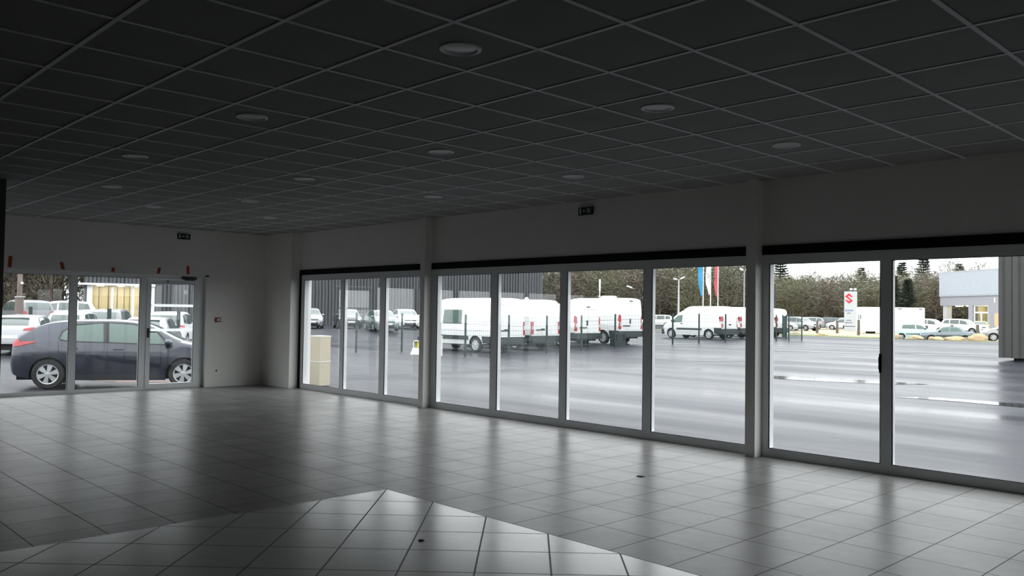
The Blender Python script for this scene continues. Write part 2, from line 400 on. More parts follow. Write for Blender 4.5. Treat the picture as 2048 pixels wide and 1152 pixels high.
# ---------------------------------------------------------------- fittings in the room
def downlight():
    t = thing('ceiling_downlight', '', 'ceiling light')
    m = MB(); m.lathe([(.118, 0), (.116, -.008), (.1, -.013), (.092, -.008), (.09, .0), (.09, .03), (.1, .03), (.118, .002)], 36); obj('ring', m, M['white'], t, smooth=True, angle=50)
    m = MB(); m.lathe([(.09, -.001), (.085, -.003), (.001, -.004), (.001, 0), (.085, 0)], 36); obj('diffuser', m, M['lampglass'], t, smooth=True)
    return t
D0 = downlight(); first = True
spots = [(11.81, -5.126, 'unlit round downlight nearest the camera, largest on the tiled ceiling'),
         (9.42, -5.15, 'unlit round downlight second along the row left of the nearest one'),
         (7.04, -5.15, 'unlit round downlight third along the row left of the nearest one'),
         (11.81, -3.326, 'unlit round downlight on the right half of the ceiling, above the exit sign'),
         (9.42, -3.326, 'unlit round downlight in the middle of the ceiling, between the nearest downlight and window wall'),
         (7.06, -3.35, 'unlit round downlight left of the central one, above the corner pier'),
         (11.84, -1.57, 'faint unlit downlight near the window wall, above the right hand bay'),
         (9.41, -1.54, 'faint unlit downlight near the window wall, just above its exit sign'),
         (7.05, -1.53, 'faint unlit downlight near the window wall, above the post between first and second bay'),
         (4.73, -4.6, 'unlit downlight far left, well above the glass door wall'),
         (4.77, -2.85, 'very faint unlit downlight near the middle of the far ceiling'),
         (3.1, -3.49, 'unlit downlight above the exit sign of the door wall'),
         (3.13, -1.69, 'unlit downlight closest to the far corner of the room')]
for x, y, lab in spots:
    t = D0 if first else copy_tree(D0); first = False
    t.location = (x, y, H - .002); t['label'] = lab; t['group'] = 'recessed ceiling downlights'

def exit_sign(label, mtx):
    """panel in local x (right) / z (up), facing local -y"""
    t = thing('exit_sign', label, 'exit sign', group='emergency exit signs'); t.matrix_world = mtx
    m = MB(); m.box(-.115, .115, -.03, 0, -.05, .05); obj('panel', m, M['signdark'], t)
    A = Matrix.Rotation(R(90), 4, 'X')
    m = MB(); m.prism([(-.095, -.036), (-.07, -.036), (-.07, .036), (-.095, .036)], .03, .032, 0, A); obj('door_mark', m, M['signwhite'], t)
    m = MB(); m.prism([(-.045, 0), (-.02, .017), (-.02, .006), (.005, .006), (.005, -.006), (-.02, -.006), (-.02, -.017)], .03, .032, 0, A); obj('arrow', m, M['signwhite'], t)
    m = MB()
    m.prism([(.042 + .009 * cos(q * pi / 4), .03 + .009 * sin(q * pi / 4)) for q in range(8)], .03, .032, 0, A)
    m.prism([(.045, .02), (.062, .016), (.072, -.004), (.058, -.006), (.05, .0)], .03, .032, 0, A)
    m.prism([(.05, .016), (.03, .012), (.022, -.002), (.028, -.006), (.037, .004), (.05, .006)], .03, .032, 0, A)
    m.prism([(.06, -.004), (.046, -.02), (.026, -.024), (.027, -.032), (.052, -.028), (.07, -.008)], .03, .032, 0, A)
    m.prism([(.066, -.004), (.082, -.014), (.084, -.034), (.076, -.034), (.073, -.018), (.06, -.01)], .03, .032, 0, A)
    m.prism([(.064, .016), (.08, .008), (.092, .014), (.088, .022), (.08, .018), (.066, .024)], .03, .032, 0, A)
    obj('running_figure', m, M['signwhite'], t)
    return t
exit_sign('dark exit sign with white running figure high on the window wall', Matrix.Translation((8.258, 0, 2.777)))
exit_sign('dark exit sign with white running figure above the glass door', Matrix.Translation((LW, -1.80, 2.770)) @ Matrix.Rotation(R(90), 4, 'Z'))

def tape(y0_, z0_, z1_, lean, label):
    m = MB(); n = 6; w = .026
    for i in range(n + 1):
        t = i / n; z = z0_ + (z1_ - z0_) * t; dx = .003 + .002 * sin(i * 2.1); yy = y0_ + lean * t
        m.v += [(LW + dx * .3, yy - w, z), (LW + dx * .3, yy + w, z), (LW + .0015 + dx, yy - w, z), (LW + .0015 + dx, yy + w, z)]
    for i in range(n):
        a = i * 4; b = a + 4
        for p, q in ((0, 1), (1, 3), (3, 2), (2, 0)): m.f.append([a + p, a + q, b + q, b + p]); m.m.append(0)
    m.f += [[0, 2, 3, 1], [n * 4, n * 4 + 1, n * 4 + 3, n * 4 + 2]]; m.m += [0, 0]
    tag(obj('tape_strip', m, M['tape']), label, 'tape', 'orange tape strips above the left windows')
tape(-4.585, 2.075, 2.255, .01, 'orange red tape strip, first from the dark partition edge, the longest')
tape(-3.80, 2.078, 2.198, -.03, 'slanting orange red tape strip above the mullion between first and second left window')
tape(-3.01, 2.07, 2.148, 0, 'short orange red tape strip above the second left window')
tape(-2.24, 2.075, 2.185, .02, 'orange red tape strip above the hinge side of the glass door')
tape(-1.70, 2.085, 2.238, -.008, 'orange red tape strip above the door closer')

t = thing('alarm_call_point', 'small red call point on the white wall right of the glass door', 'alarm call point', (LW, -1.11, 1.255))
m = MB(); m.box(0, .035, -.045, .045, -.045, .045); m.box(.0, .04, -.05, .05, .041, .046); obj('housing', m, M['red'], t)
m = MB(); m.box(.035, .038, -.028, .028, -.02, .02); obj('press_plate', m, M['signwhite'], t)
m = MB(); m.lathe([(.016, 0), (.016, .006), (.001, .008), (.001, 0)], 14); o = obj('wall_grommet', m, M['bumper']); o.rotation_euler = (0, R(90), 0); o.location = (LW, -1.115, .30)
tag(o, 'tiny dark cable outlet low on the white wall right of the door', 'outlet')
def chip(x, y, s, label, name='floor_debris'):
    m = MB(); n = 9
    ring = [(s * (1 + .35 * sin(i * 2.3)) * cos(2 * pi * i / n), s * .55 * (1 + .3 * cos(i * 1.7)) * sin(2 * pi * i / n)) for i in range(n)]
    m.add([(a, b, 0) for a, b in ring] + [(a * .6, b * .6, .008) for a, b in ring], [list(range(n))[::-1], list(range(n, 2 * n))] + [(i, (i + 1) % n, n + (i + 1) % n, n + i) for i in range(n)])
    o = obj(name, m, M['bumper'], loc=(x, y, .0005)); tag(o, label, 'debris'); o.rotation_euler = (0, 0, .8)
chip(10.61, -1.90, .045, 'small dark scrap lying on the grey tiles in front of the second bay')
chip(11.02, -4.72, .022, 'tiny black sliver on the pale diagonal tiles')

# ---------------------------------------------------------------- outside ground
m = MB(); xs = [-150, -120, -100, -85, -70, -60] + [-50 + 2 * i for i in range(27)] + [4, 6, 10, 14, 18, 30, 60, 100]
ys = [-60, -40, -25, -15] + [-10 + 2 * i for i in range(26)] + [44, 48, 54, 58, 60, 61, 62, 63, 64, 65, 66, 67, 68, 70, 73, 85, 100, 120, 150, 190]
for x in xs:
    for y in ys: m.v.append((x, y, zg(x, y)))
ny = len(ys)
def inside(xa, xb, ya, yb): return xa >= 0 and xb <= 18 and ya >= -15 and yb <= 0
for i in range(len(xs) - 1):
    for j in range(ny - 1):
        if inside(xs[i], xs[i + 1], ys[j], ys[j + 1]): continue
        m.f.append([i * ny + j, (i + 1) * ny + j, (i + 1) * ny + j + 1, i * ny + j + 1]); m.m.append(0)
o = obj('ground', m, M['asphalt'], smooth=True, fix=False); tag(o, kind='structure')
def strip(name, pts_a, pts_b, dz, mt):
    m = MB(); n = len(pts_a)
    for k in range(n): 
        for p in (pts_a[k], pts_b[k]): m.v.append((p[0], p[1], zg(*p) + dz)); m.v.append((p[0], p[1], zg(*p) - .05))
    for k in range(n - 1):
        a = 4 * k; b = a + 4
        m.f += [[a, a + 2, b + 2, b], [a, b, b + 1, a + 1], [a + 2, a + 3, b + 3, b + 2]]; m.m += [0] * 3
    m.f += [[0, 1, 3, 2], [4 * n - 4, 4 * n - 2, 4 * n - 1, 4 * n - 3]]; m.m += [0, 0]
    return tag(obj(name, m, mt), kind='structure')
va = [(-40, 66), (-28, 62.5), (-20, 60.5), (-14, 59.5), (-9, 59), (-4, 59.5), (10, 60)]
vb = [(-42, 72), (-29, 68.5), (-20, 65.5), (-14, 63.8), (-9, 62.8), (-4, 62.8), (10, 63)]
vc = [(-60, 150)] * 0 + [(-80, 135), (-60, 145), (-40, 150), (-20, 150), (0, 150), (20, 150), (40, 150)]
strip('grass_verge', va, vb, .03, M['verge']); strip('gravel_yard', vb, vc, .015, M['gravel'])
# painted lines and joints in the tarmac
def flat_bar(mb, a, b, w, dz=.004):
    a, b = Vector(a), Vector(b); n = max(1, int((b - a).length / 2)); d_ = (b - a).normalized(); s_ = Vector((-d_.y, d_.x)) * w / 2
    o = len(mb.v)
    for i in range(n + 1):
        p = a.lerp(b, i / n)
        for q in (p - s_, p + s_): mb.v.append((q.x, q.y, zg(q.x, q.y) + dz))
    for i in range(n): mb.f.append([o + 2 * i, o + 2 * i + 1, o + 2 * i + 3, o + 2 * i + 2]); mb.m.append(0)
m = MB()
for k in range(7):
    flat_bar(m, (-3.2 + .1 * k, 29 + 2.6 * k), (4.2 + .1 * k, 34 + 2.6 * k), .12)
flat_bar(m, (-6, 28.5), (4.5, 33.2), .12)
tag(obj('road_marking', m, M['line'], fix=False), kind='structure')
m = MB(); flat_bar(m, (-22, 5), (-10.5, 11.8), .10); flat_bar(m, (-10.5, 11.8), (-3.5, 23.8), .06); flat_bar(m, (-3.5, 23.8), (2.2, 29.5), .06); flat_bar(m, (-11.5, 9.5), (-8, 13.5), .2)
flat_bar(m, (-15.9, 12.3), (-11.0, 13.6), .12)
tag(obj('tar_joint', m, M['seam'], fix=False), kind='structure')
m = MB(); flat_bar(m, (-5.9, -.9), (-4.6, 1.2), .10); flat_bar(m, (-8.2, -2.6), (-5.2, .4), .07)
tag(obj('orange_marking', m, M['orange'], fix=False), kind='structure')
def puddle(label, pts):
    m = MB(); n = len(pts); m.v = [(x, y, zg(x, y) + .006) for x, y in pts]; m.f = [list(range(n))]; m.m = [0]
    o = obj('puddle', m, M['puddle'], fix=False); o.data.polygons[0].flip() if o.data.polygons[0].normal.z < 0 else None
    tag(o, label, 'puddle')
puddle('long bright rain puddle on the tarmac outside the right hand bay', [(3.6, 12.2), (4.6, 11.75), (5.8, 12.1), (7.0, 12.6), (7.6, 13.4), (6.6, 13.45), (5.6, 13.2), (4.6, 12.9), (3.9, 12.75)])
puddle('rain puddle at the right edge, mirroring the corrugated wall', [(8.4, 9.35), (9.6, 9.45), (10.6, 9.3), (12.5, 9.6), (13.2, 10.3), (11.5, 10.25), (10.2, 10.0), (9.0, 9.95)])

# ---------------------------------------------------------------- vehicles
def pchip(pts):
    xs = [p[0] for p in pts]; ys_ = [p[1] for p in pts]; n = len(xs)
    h = [xs[i + 1] - xs[i] for i in range(n - 1)]; dl = [(ys_[i + 1] - ys_[i]) / h[i] for i in range(n - 1)]
    ds = [0] * n
    for i in range(1, n - 1):
        if dl[i - 1] * dl[i] > 0:
            w1_, w2_ = 2 * h[i] + h[i - 1], h[i] + 2 * h[i - 1]; ds[i] = (w1_ + w2_) / (w1_ / dl[i - 1] + w2_ / dl[i])
    ds[0], ds[-1] = dl[0], dl[-1]
    def f(x):
        if x <= xs[0]: return ys_[0]
        if x >= xs[-1]: return ys_[-1]
        i = 0
        while x > xs[i + 1]: i += 1
        t = (x - xs[i]) / h[i]
        return ((2 * t**3 - 3 * t**2 + 1) * ys_[i] + (t**3 - 2 * t**2 + t) * h[i] * ds[i] + (-2 * t**3 + 3 * t**2) * ys_[i + 1] + (t**3 - t**2) * h[i] * ds[i + 1])
    return f

def wheel_mesh(r, w, spokes):
    """tyre (mat 0) as one mesh; the trim as another. axis along y, outer face towards +y"""
    t = MB(); t.lathe([(r * .66, -w / 2), (r * .9, -w / 2), (r * .985, -w * .36), (r, -w * .2), (r, w * .2), (r * .985, w * .36), (r * .9, w / 2), (r * .66, w / 2), (r * .64, w * .3), (r * .64, -w * .3)], 32, axis='y')
    h = MB(); ro = r * .66
    h.lathe([(ro, w * .42), (ro * .99, w * .5), (ro * .90, w * .47), (ro * .88, w * .40)], 32, 0, 'y')
    h.lathe([(ro * .9, w * .22), (ro * .9, w * .24), (.001, w * .24), (.001, w * .22)], 24, 1, 'y')
    h.lathe([(ro * .2, w * .24), (ro * .2, w * .50), (ro * .14, w * .54), (.001, w * .54), (.001, w * .24)], 20, 0, 'y')
    for k in range(spokes):
        a = 2 * pi * k / spokes + .3
        A = Matrix.Rotation(a, 4, 'Y')
        i_, o_ = ro * .15, ro * .93; wi, wo = ro * .12, ro * .26
        vs = [A @ Vector(p) for p in ((i_, w * .52, wi), (i_, w * .52, -wi), (o_, w * .47, -wo), (o_, w * .47, wo), (i_, w * .3, wi), (i_, w * .3, -wi), (o_, w * .36, -wo), (o_, w * .36, wo))]
        h.add(vs, [(0, 1, 2, 3), (7, 6, 5, 4), (0, 4, 5, 1), (1, 5, 6, 2), (2, 6, 7, 3), (3, 7, 4, 0)], 0)
    return t.mesh('tyre', [M['tyre']], True, 40), h.mesh('trim', [M['rim'], M['rimdark']], True, 30)

class Arch:
    """a body type: lofted shell, panes, lamps; instances share its meshes"""
    def __init__(s, name, L, W, clear, xf, xr, r, top, belt, plan, roofw, bot, crown=.05, ra=None, nst=44, spokes=5, fw=.20, sho=.955):
        s.name = name; s.L, s.W, s.r = L, W, r; s.xf, s.xr = xf, xr; s.parts = []
        T, B, Pn, Rw, Bo = map(pchip, (top, belt, plan, roofw, bot)); ra = ra or r * 1.13
        st = set(round(-L / 2 + L * i / nst, 4) for i in range(nst + 1))
        st |= {-L / 2 + .02, -L / 2 + .05, L / 2 - .02, L / 2 - .05}
        for p in top: st.add(p[0])
        for xw in (xf, xr):
            st = {x for x in st if abs(x - xw) > ra + .03}
            st |= {xw + ra * cos(pi * i / 14) for i in range(15)} | {xw - ra - .002, xw + ra + .002}
        st = sorted(st)
        FT = pchip([(0, .95), (.2, .98), (.45, 1.0), (.75, .998), (.92, .98), (1, .955)]) if sho > .94 else pchip([(0, .93), (.2, .965), (.5, .995), (.66, 1.0), (.69, .996), (.85, .955), (1, sho)])
        rings = []
        for x in st:
            zb0 = Bo(x); zb = zb0; hb = max(B(x), zb0 + .05); ht = max(T(x), hb + .015); w = Pn(x); wr = min(Rw(x), w * .97)
            for xw in (xf, xr):
                if abs(x - xw) <= ra + 1e-6: zb = max(zb, r * .98 + sqrt(max(0, ra * ra - (x - xw) ** 2)))
            zb = min(zb, hb - .03); ring = []
            for t in (0, .2, .4, .55, .66, .72, .85, 1):
                z = zb + (hb - zb) * t; ring.append((w * FT((z - zb0) / (hb - zb0)), z))
            cr = min(crown, (ht - hb) * .5); he = ht - cr; w1_ = w * sho
            for u in (.06, .35, .65, .92):
                ring.append((w1_ + (wr - w1_) * u + .018 * sin(pi * u) * min(1, (he - hb) / .3), hb + (he - hb) * u))
            ring += [(wr * .975, he + cr * .25), (wr * .85, he + cr * .62), (wr * .5, he + cr * .9), (0, ht)]
            rings.append(ring)
        mb = MB(); n = len(rings[0]); full = 2 * n - 1
        for x, ring in zip(st, rings):
            for (y, z) in ring: mb.v.append((x, -y, z))
            for (y, z) in ring[-2::-1]: mb.v.append((x, y, z))
        for i in range(len(st) - 1):
            for j in range(full - 1):
                a = i * full + j; mb.f.append([a, a + 1, a + full + 1, a + full]); mb.m.append(0)
        for base in (0, (len(st) - 1) * full): mb.f.append([base + j for j in range(full)]); mb.m.append(0)
        s.body = mb.mesh(name + '_body', [P_WHITE], True, 28)
        bm = bmesh.new(); bm.from_mesh(s.body); s.bvh = BVHTree.FromBMesh(bm); bm.free()
        s.add('body', s.body, 'paint')
        u = MB(); iw = W / 2 - .27
        u.box(-L / 2 + .12, L / 2 - .15, -iw, iw, min(b[1] for b in bot) + .01, belt[len(belt) // 2][1] - .12)
        s.add('underbody', u.mesh('under', [M['under']]), M['under'])
        tm, hm = wheel_mesh(r, fw, spokes); yo = W / 2 - fw / 2 - .025; s.wheels = []
        for xw in (xf, xr):
            for sg in (1, -1): s.wheels.append(((xw, sg * yo, r), 0 if sg > 0 else pi))
        s.tm, s.hm = tm, hm
    def add(s, name, me, m, label=None, sub=()): s.parts.append((name, me, m, label, sub))
    def cast(s, axis, sign, a, b):
        if axis == 'y': o, d_ = Vector((a, sign * 4, b)), Vector((0, -sign, 0))
        elif axis == 'x': o, d_ = Vector((sign * 8, a, b)), Vector((-sign, 0, 0))
        else: o, d_ = Vector((a, b, 6)), Vector((0, 0, -1))
        h, nrm, _, _ = s.bvh.ray_cast(o, d_)
        if h is None:
            h, nrm, _, _ = s.bvh.find_nearest(o + d_ * (4 - s.W / 2 if axis == 'y' else 8 - s.L / 2 if axis == 'x' else 4))
        if nrm.dot(d_) > 0: nrm = -nrm
        return h, nrm
    def patch(s, mb, axis, sign, A, B, rows=4, cols=None, off=.008, th=.02, mi=0):
        """a panel fitted to the shell between edge polylines A and B (2-D, seen along the axis)"""
        def samp(Q, t):
            k = t * (len(Q) - 1); i = min(int(k), len(Q) - 2); f = k - i
            return (Q[i][0] + (Q[i + 1][0] - Q[i][0]) * f, Q[i][1] + (Q[i + 1][1] - Q[i][1]) * f)
        cols = cols or max(6, 4 * (len(A) - 1)); o = len(mb.v); out = []; inn = []
        for r_ in range(rows + 1):
            for c in range(cols + 1):
                a, b = samp(A, c / cols), samp(B, c / cols); f = r_ / rows
                h, nrm = s.cast(axis, sign, a[0] + (b[0] - a[0]) * f, a[1] + (b[1] - a[1]) * f)
                out.append(h + nrm * off); inn.append(h - nrm * th)
        n = len(out); W_ = cols + 1; mb.v += [tuple(v) for v in out + inn]
        def q(*ix): mb.f.append([o + i for i in ix]); mb.m.append(mi)
        for r_ in range(rows):
            for c in range(cols): i = r_ * W_ + c; q(i, i + 1, i + W_ + 1, i + W_)
        bd = [c for c in range(W_)] + [r_ * W_ + cols for r_ in range(1, rows + 1)] + [rows * W_ + c for c in range(cols - 1, -1, -1)] + [r_ * W_ for r_ in range(rows - 1, 0, -1)]
        for i, j in zip(bd, bd[1:] + bd[:1]): q(i, j, n + j, n + i)
    def side(s, name, A, B, m, both=True, **k):
        for sg in ((1, -1) if both else (-1,)):
            mb = MB(); s.patch(mb, 'y', sg, A, B, **k); s.add(name, mb.mesh(name, [m], True, 40), m)
    def end(s, name, sign, A, B, m, mirror=False, **k):
        for sg in ((1, -1) if mirror else (1,)):
            mb = MB(); s.patch(mb, 'x', sign, [(sg * a, b) for a, b in A], [(sg * a, b) for a, b in B], **k); s.add(name, mb.mesh(name, [m], True, 40), m)
    def over(s, name, A, B, m, **k):
        mb = MB(); s.patch(mb, 'z', 1, A, B, **k); s.add(name, mb.mesh(name, [m], True, 40), m)
    def mirrors(s, x, z, size=.1, m='paint'):
        for sg in (1, -1):
            h, nrm = s.cast('y', sg, x, z - .06); y = abs(h.y)
            mb = MB(); k = 10
            prof = [(.0, .0), (.02, .55), (.06, .9), (.11, 1.), (.15, .9), (.16, .5)]
            o = 0
            for (dx, sc_) in prof:
                for j in range(k):
                    q = 2 * pi * j / k; mb.v.append((x + .09 - dx, sg * (y + .075 + size * 1.05 * sc_ * cos(q)), z + size * .72 * sc_ * sin(q)))
            for i in range(len(prof) - 1):
                for j in range(k): mb.f.append([i * k + j, i * k + (j + 1) % k, (i + 1) * k + (j + 1) % k, (i + 1) * k + j]); mb.m.append(0)
            mb.f += [list(range(k)), [(len(prof) - 1) * k + j for j in range(k)]]; mb.m += [0, 0]
            s.add('door_mirror', mb.mesh('mirror', [P_WHITE], True, 50), m)
    def bumper(s, name, x0_, x1_, hw, z0_, z1_, m):
        mb = MB(); n = 10
        for k, (z, g) in enumerate(((z0_, .94), (z0_ + .05, 1), (z1_ - .04, 1), (z1_, .96))):
            mb.v += [(x0_, -hw * g * .97, z), (x1_ - .06, -hw * g, z), (x1_, -hw * g * .93, z), (x1_, hw * g * .93, z), (x1_ - .06, hw * g, z), (x0_, hw * g * .97, z)]
        for k in range(3):
            for j in range(6): mb.f.append([k * 6 + j, k * 6 + (j + 1) % 6, k * 6 + 6 + (j + 1) % 6, k * 6 + 6 + j]); mb.m.append(0)
        mb.f += [[0, 5, 4, 3, 2, 1], [18 + j for j in range(6)]]; mb.m += [0, 0]
        s.add(name, mb.mesh(name, [m], True, 30), m)
    def make(s, name, label, cat, paint_, x, y, az, sc=1., group=None, skip=(), recolor=None, z=None):
        e = thing(name, label, cat, (x, y, (zg(x, y) if z is None else z) + .004), R(az), group, sc)
        for pn, me, m, lab, sub in s.parts:
            if pn in skip: continue
            o = link(pn, me, e)
            mm = paint_ if m == 'paint' else (recolor or {}).get(pn, m)
            o.material_slots[0].link = 'OBJECT'; o.material_slots[0].material = mm
            if lab: o['label'] = lab
        for (p, rz) in s.wheels:
            o = link('wheel', s.tm, e, p); o.rotation_euler = (0, 0, rz); link('wheel_trim', s.hm, o)
        return e

def sh(pts, dz): return [(x, z + dz) for x, z in pts]
# --- hatchback
top = [(-2.15, .60), (-2.13, .92), (-2.06, 1.06), (-1.80, 1.24), (-1.50, 1.39), (-1.30, 1.43), (-.9, 1.46), (-.3, 1.47), (.2, 1.44), (.55, 1.34), (1.0, 1.10), (1.25, 1.0), (1.6, .94), (1.95, .82), (2.1, .68), (2.15, .52)]
belt = [(-2.15, .56), (-2.1, .9), (-1.9, 1.0), (-1.4, 1.0), (-.5, .96), (.5, .91), (1.0, .885), (1.25, .875), (1.6, .84), (1.95, .72), (2.1, .60), (2.15, .48)]
plan = [(-2.15, .62), (-2.1, .75), (-1.9, .84), (-1.4, .89), (-.5, .90), (.6, .90), (1.3, .885), (1.7, .83), (1.95, .73), (2.1, .58), (2.15, .45)]
roofw = [(-2.15, .55), (-2.06, .68), (-1.9, .69), (-1.5, .61), (-1.0, .60), (0, .62), (.5, .64), (1.0, .72), (1.25, .78), (1.6, .74), (1.95, .64), (2.1, .5), (2.15, .38)]
bot = [(-2.15, .42), (-2.05, .30), (-1.8, .23), (-1.0, .19), (1.0, .18), (1.8, .2), (2.05, .22), (2.15, .32)]
def hatch(name, spokes=6, nst=44, detail=True):
    a = Arch(name, 4.3, 1.8, .18, 1.25, -1.39, .318, top, belt, plan, roofw, bot, spokes=spokes, nst=nst, sho=.915)
    G = M['carglass']
    a.over('windscreen', [(1.17, -.68), (1.2, 0), (1.17, .68)], [(.40, -.55), (.36, 0), (.40, .55)], G, rows=8, cols=14)
    a.end('rear_window', -1, [(-.58, 1.09), (0, 1.09), (.58, 1.09)], [(-.5, 1.35), (0, 1.355), (.5, 1.35)], G, rows=5)
    # front and rear side windows
    a.side('side_window', [(-.24, .985), (.3, .965), (.86, .945)], [(-.28, 1.38), (.20, 1.355), (.66, 1.19)], G, rows=6, cols=14)
    a.side('side_window', [(-1.22, 1.06), (-1.05, 1.01), (-.36, .99)], [(-1.16, 1.18), (-.98, 1.32), (-.40, 1.38)], G, rows=6, cols=14)
    a.end('headlamp', 1, [(.50, .60), (.80, .72)], [(.46, .74), (.80, .84)], M['headlamp'], True, rows=3, off=.012)
    a.end('tail_lamp', -1, [(.42, .90), (.80, .90)], [(.46, .97), (.74, 1.03)], M['taillamp'], True, rows=3, off=.012)
    a.side('tail_lamp', [(-2.11, .885), (-1.95, .90), (-1.62, .985)], [(-2.09, .965), (-1.98, .99), (-1.66, 1.0)], M['taillamp'], rows=3, off=.012)
    a.end('grille', 1, [(-.46, .60), (.46, .60)], [(-.40, .67), (.40, .67)], M['black'], rows=2)
    a.end('lower_grille', 1, [(-.55, .32), (.55, .32)], [(-.62, .47), (.62, .47)], M['black'], rows=3)
    a.end('number_plate', 1, [(-.26, .44), (.26, .44)], [(-.26, .55), (.26, .55)], M['plate'], rows=1, off=.02)
    a.end('number_plate', -1, [(-.26, .62), (.26, .62)], [(-.26, .73), (.26, .73)], M['plate'], rows=1, off=.015)
    a.mirrors(.93, .985)
    if detail:
        a.side('sill', [(-1.0, .20), (.86, .20)], [(-1.0, .29), (.86, .29)], M['bumper'], rows=2, cols=20)
        a.side('door_handle', [(-1.02, .845), (-.84, .845)], [(-1.02, .865), (-.84, .865)], M['rimdark'], rows=1, off=.022)
        a.side('door_handle', [(-.16, .825), (.04, .825)], [(-.16, .845), (.04, .845)], M['rimdark'], rows=1, off=.022)
        for x_ in (-.32, -1.20, .93):
            pts = [(x_ - .005, .32 if x_ > -1 else .72), (x_ + .005, .32 if x_ > -1 else .72)]
            a.side('panel_gap', pts, [(x_ - .005 - (.02 if x_ < 0 else 0), .96 if x_ > -1 else 1.0), (x_ + .005 - (.02 if x_ < 0 else 0), .96 if x_ > -1 else 1.0)], M['seamline'], rows=8, cols=1, off=.0025, th=.01)
        a.side('window_trim', [(-1.2, 1.02), (-1.0, .995), (-.1, .968), (.92, .927)], [(-1.2, 1.035), (-1.0, 1.01), (-.1, .978), (.92, .938)], M['black'], rows=1, cols=24, off=.012)
        a.side('window_trim', [(-1.20, 1.05), (-1.15, 1.19), (-.98, 1.33), (-.38, 1.385), (.2, 1.36), (.68, 1.20), (.90, .96)], [(-1.23, 1.05), (-1.18, 1.205), (-.98, 1.355), (-.38, 1.405), (.2, 1.38), (.70, 1.215), (.93, .97)], M['black'], rows=1, cols=30, off=.010)
        a.side('pillar_cover', [(-.35, .99), (-.25, .985)], [(-.39, 1.38), (-.29, 1.38)], M['black'], rows=5, cols=2, off=.006)
        mb = MB(); s_ = [(-1.62, 1.405), (-1.30, 1.44)]
        mb.add([(-1.66, y_, 1.37) for y_ in (-.50, .50)] + [(-1.30, y_, 1.438) for y_ in (-.53, .53)] + [(-1.63, y_, 1.33) for y_ in (-.5, .5)] + [(-1.30, y_, 1.39) for y_ in (-.53, .53)],
               [(0, 1, 3, 2), (4, 6, 7, 5), (0, 4, 5, 1), (2, 3, 7, 6), (0, 2, 6, 4), (1, 5, 7, 3)]); a.add('spoiler', mb.mesh('spoiler', [P_WHITE]), 'paint')
    return a
A_HATCH = hatch('hatch')
# --- tall estate / compact SUV
def suv(name='suv'):
    Hs = [(-2.12, .62), (-2.10, 1.0), (-2.02, 1.25), (-1.85, 1.50), (-1.7, 1.58), (-1.2, 1.63), (-.4, 1.65), (.2, 1.61), (.5, 1.52), (.98, 1.18), (1.2, 1.09), (1.6, 1.03), (1.95, .93), (2.08, .78), (2.12, .55)]
    bl = [(-2.12, .6), (-2.1, .95), (-1.9, 1.06), (-1.0, 1.05), (.5, 1.0), (1.2, .97), (1.6, .94), (1.95, .85), (2.08, .72), (2.12, .5)]
    pl = [(-2.12, .66), (-2.06, .80), (-1.8, .87), (0, .89), (1.3, .88), (1.7, .84), (1.95, .75), (2.08, .62), (2.12, .5)]
    rw = [(-2.12, .6), (-2.02, .72), (-1.8, .68), (-1.0, .65), (.4, .66), (1.0, .74), (1.25, .78), (1.95, .66), (2.08, .5), (2.12, .4)]
    bo = [(-2.12, .48), (-1.95, .36), (-1.0, .24), (1.0, .24), (1.95, .3), (2.12, .42)]
    a = Arch(name, 4.24, 1.78, .24, 1.28, -1.30, .345, Hs, bl, pl, rw, bo, spokes=5, nst=34, sho=.92)
    G = M['carglass']
    a.over('windscreen', [(1.12, -.68), (1.15, 0), (1.12, .68)], [(.45, -.58), (.42, 0), (.45, .58)], G, rows=8, cols=12)
    a.end('rear_window', -1, [(-.6, 1.12), (.6, 1.12)], [(-.54, 1.48), (.54, 1.48)], G, rows=5)
    a.side('side_window', [(-.02, 1.08), (.93, 1.04)], [(-.05, 1.52), (.55, 1.40)], G, rows=5, cols=10)
    a.side('side_window', [(-1.05, 1.10), (-.10, 1.08)], [(-1.05, 1.54), (-.13, 1.53)], G, rows=5, cols=10)
    a.side('side_window', [(-1.78, 1.16), (-1.15, 1.11)], [(-1.66, 1.47), (-1.15, 1.53)], G, rows=5, cols=8)
    a.end('headlamp', 1, [(.46, .74), (.80, .80)], [(.44, .86), (.78, .93)], M['headlamp'], True, rows=3, off=.012)
    a.end('tail_lamp', -1, [(.58, .90), (.84, .90)], [(.58, 1.03), (.82, 1.06)], M['taillamp'], True, rows=3, off=.012)
    a.side('tail_lamp', [(-2.10, .90), (-1.82, .95)], [(-2.08, 1.05), (-1.84, 1.08)], M['taillamp'], rows=2, off=.012)
    a.end('grille', 1, [(-.42, .70), (.42, .70)], [(-.42, .84), (.42, .84)], M['black'], rows=3)
    a.end('lower_grille', 1, [(-.6, .42), (.6, .42)], [(-.55, .60), (.55, .60)], M['black'], rows=3)
    a.end('number_plate', 1, [(-.26, .50), (.26, .50)], [(-.26, .60), (.26, .60)], M['plate'], rows=1, off=.02)
    a.end('number_plate', -1, [(-.26, .72), (.26, .72)], [(-.26, .83), (.26, .83)], M['plate'], rows=1, off=.015)
    a.side('sill', [(-.9, .26), (.88, .26)], [(-.9, .40), (.88, .40)], M['bumper'], rows=2, cols=10)
    a.mirrors(.86, 1.10)
    return a
A_SUV = suv()
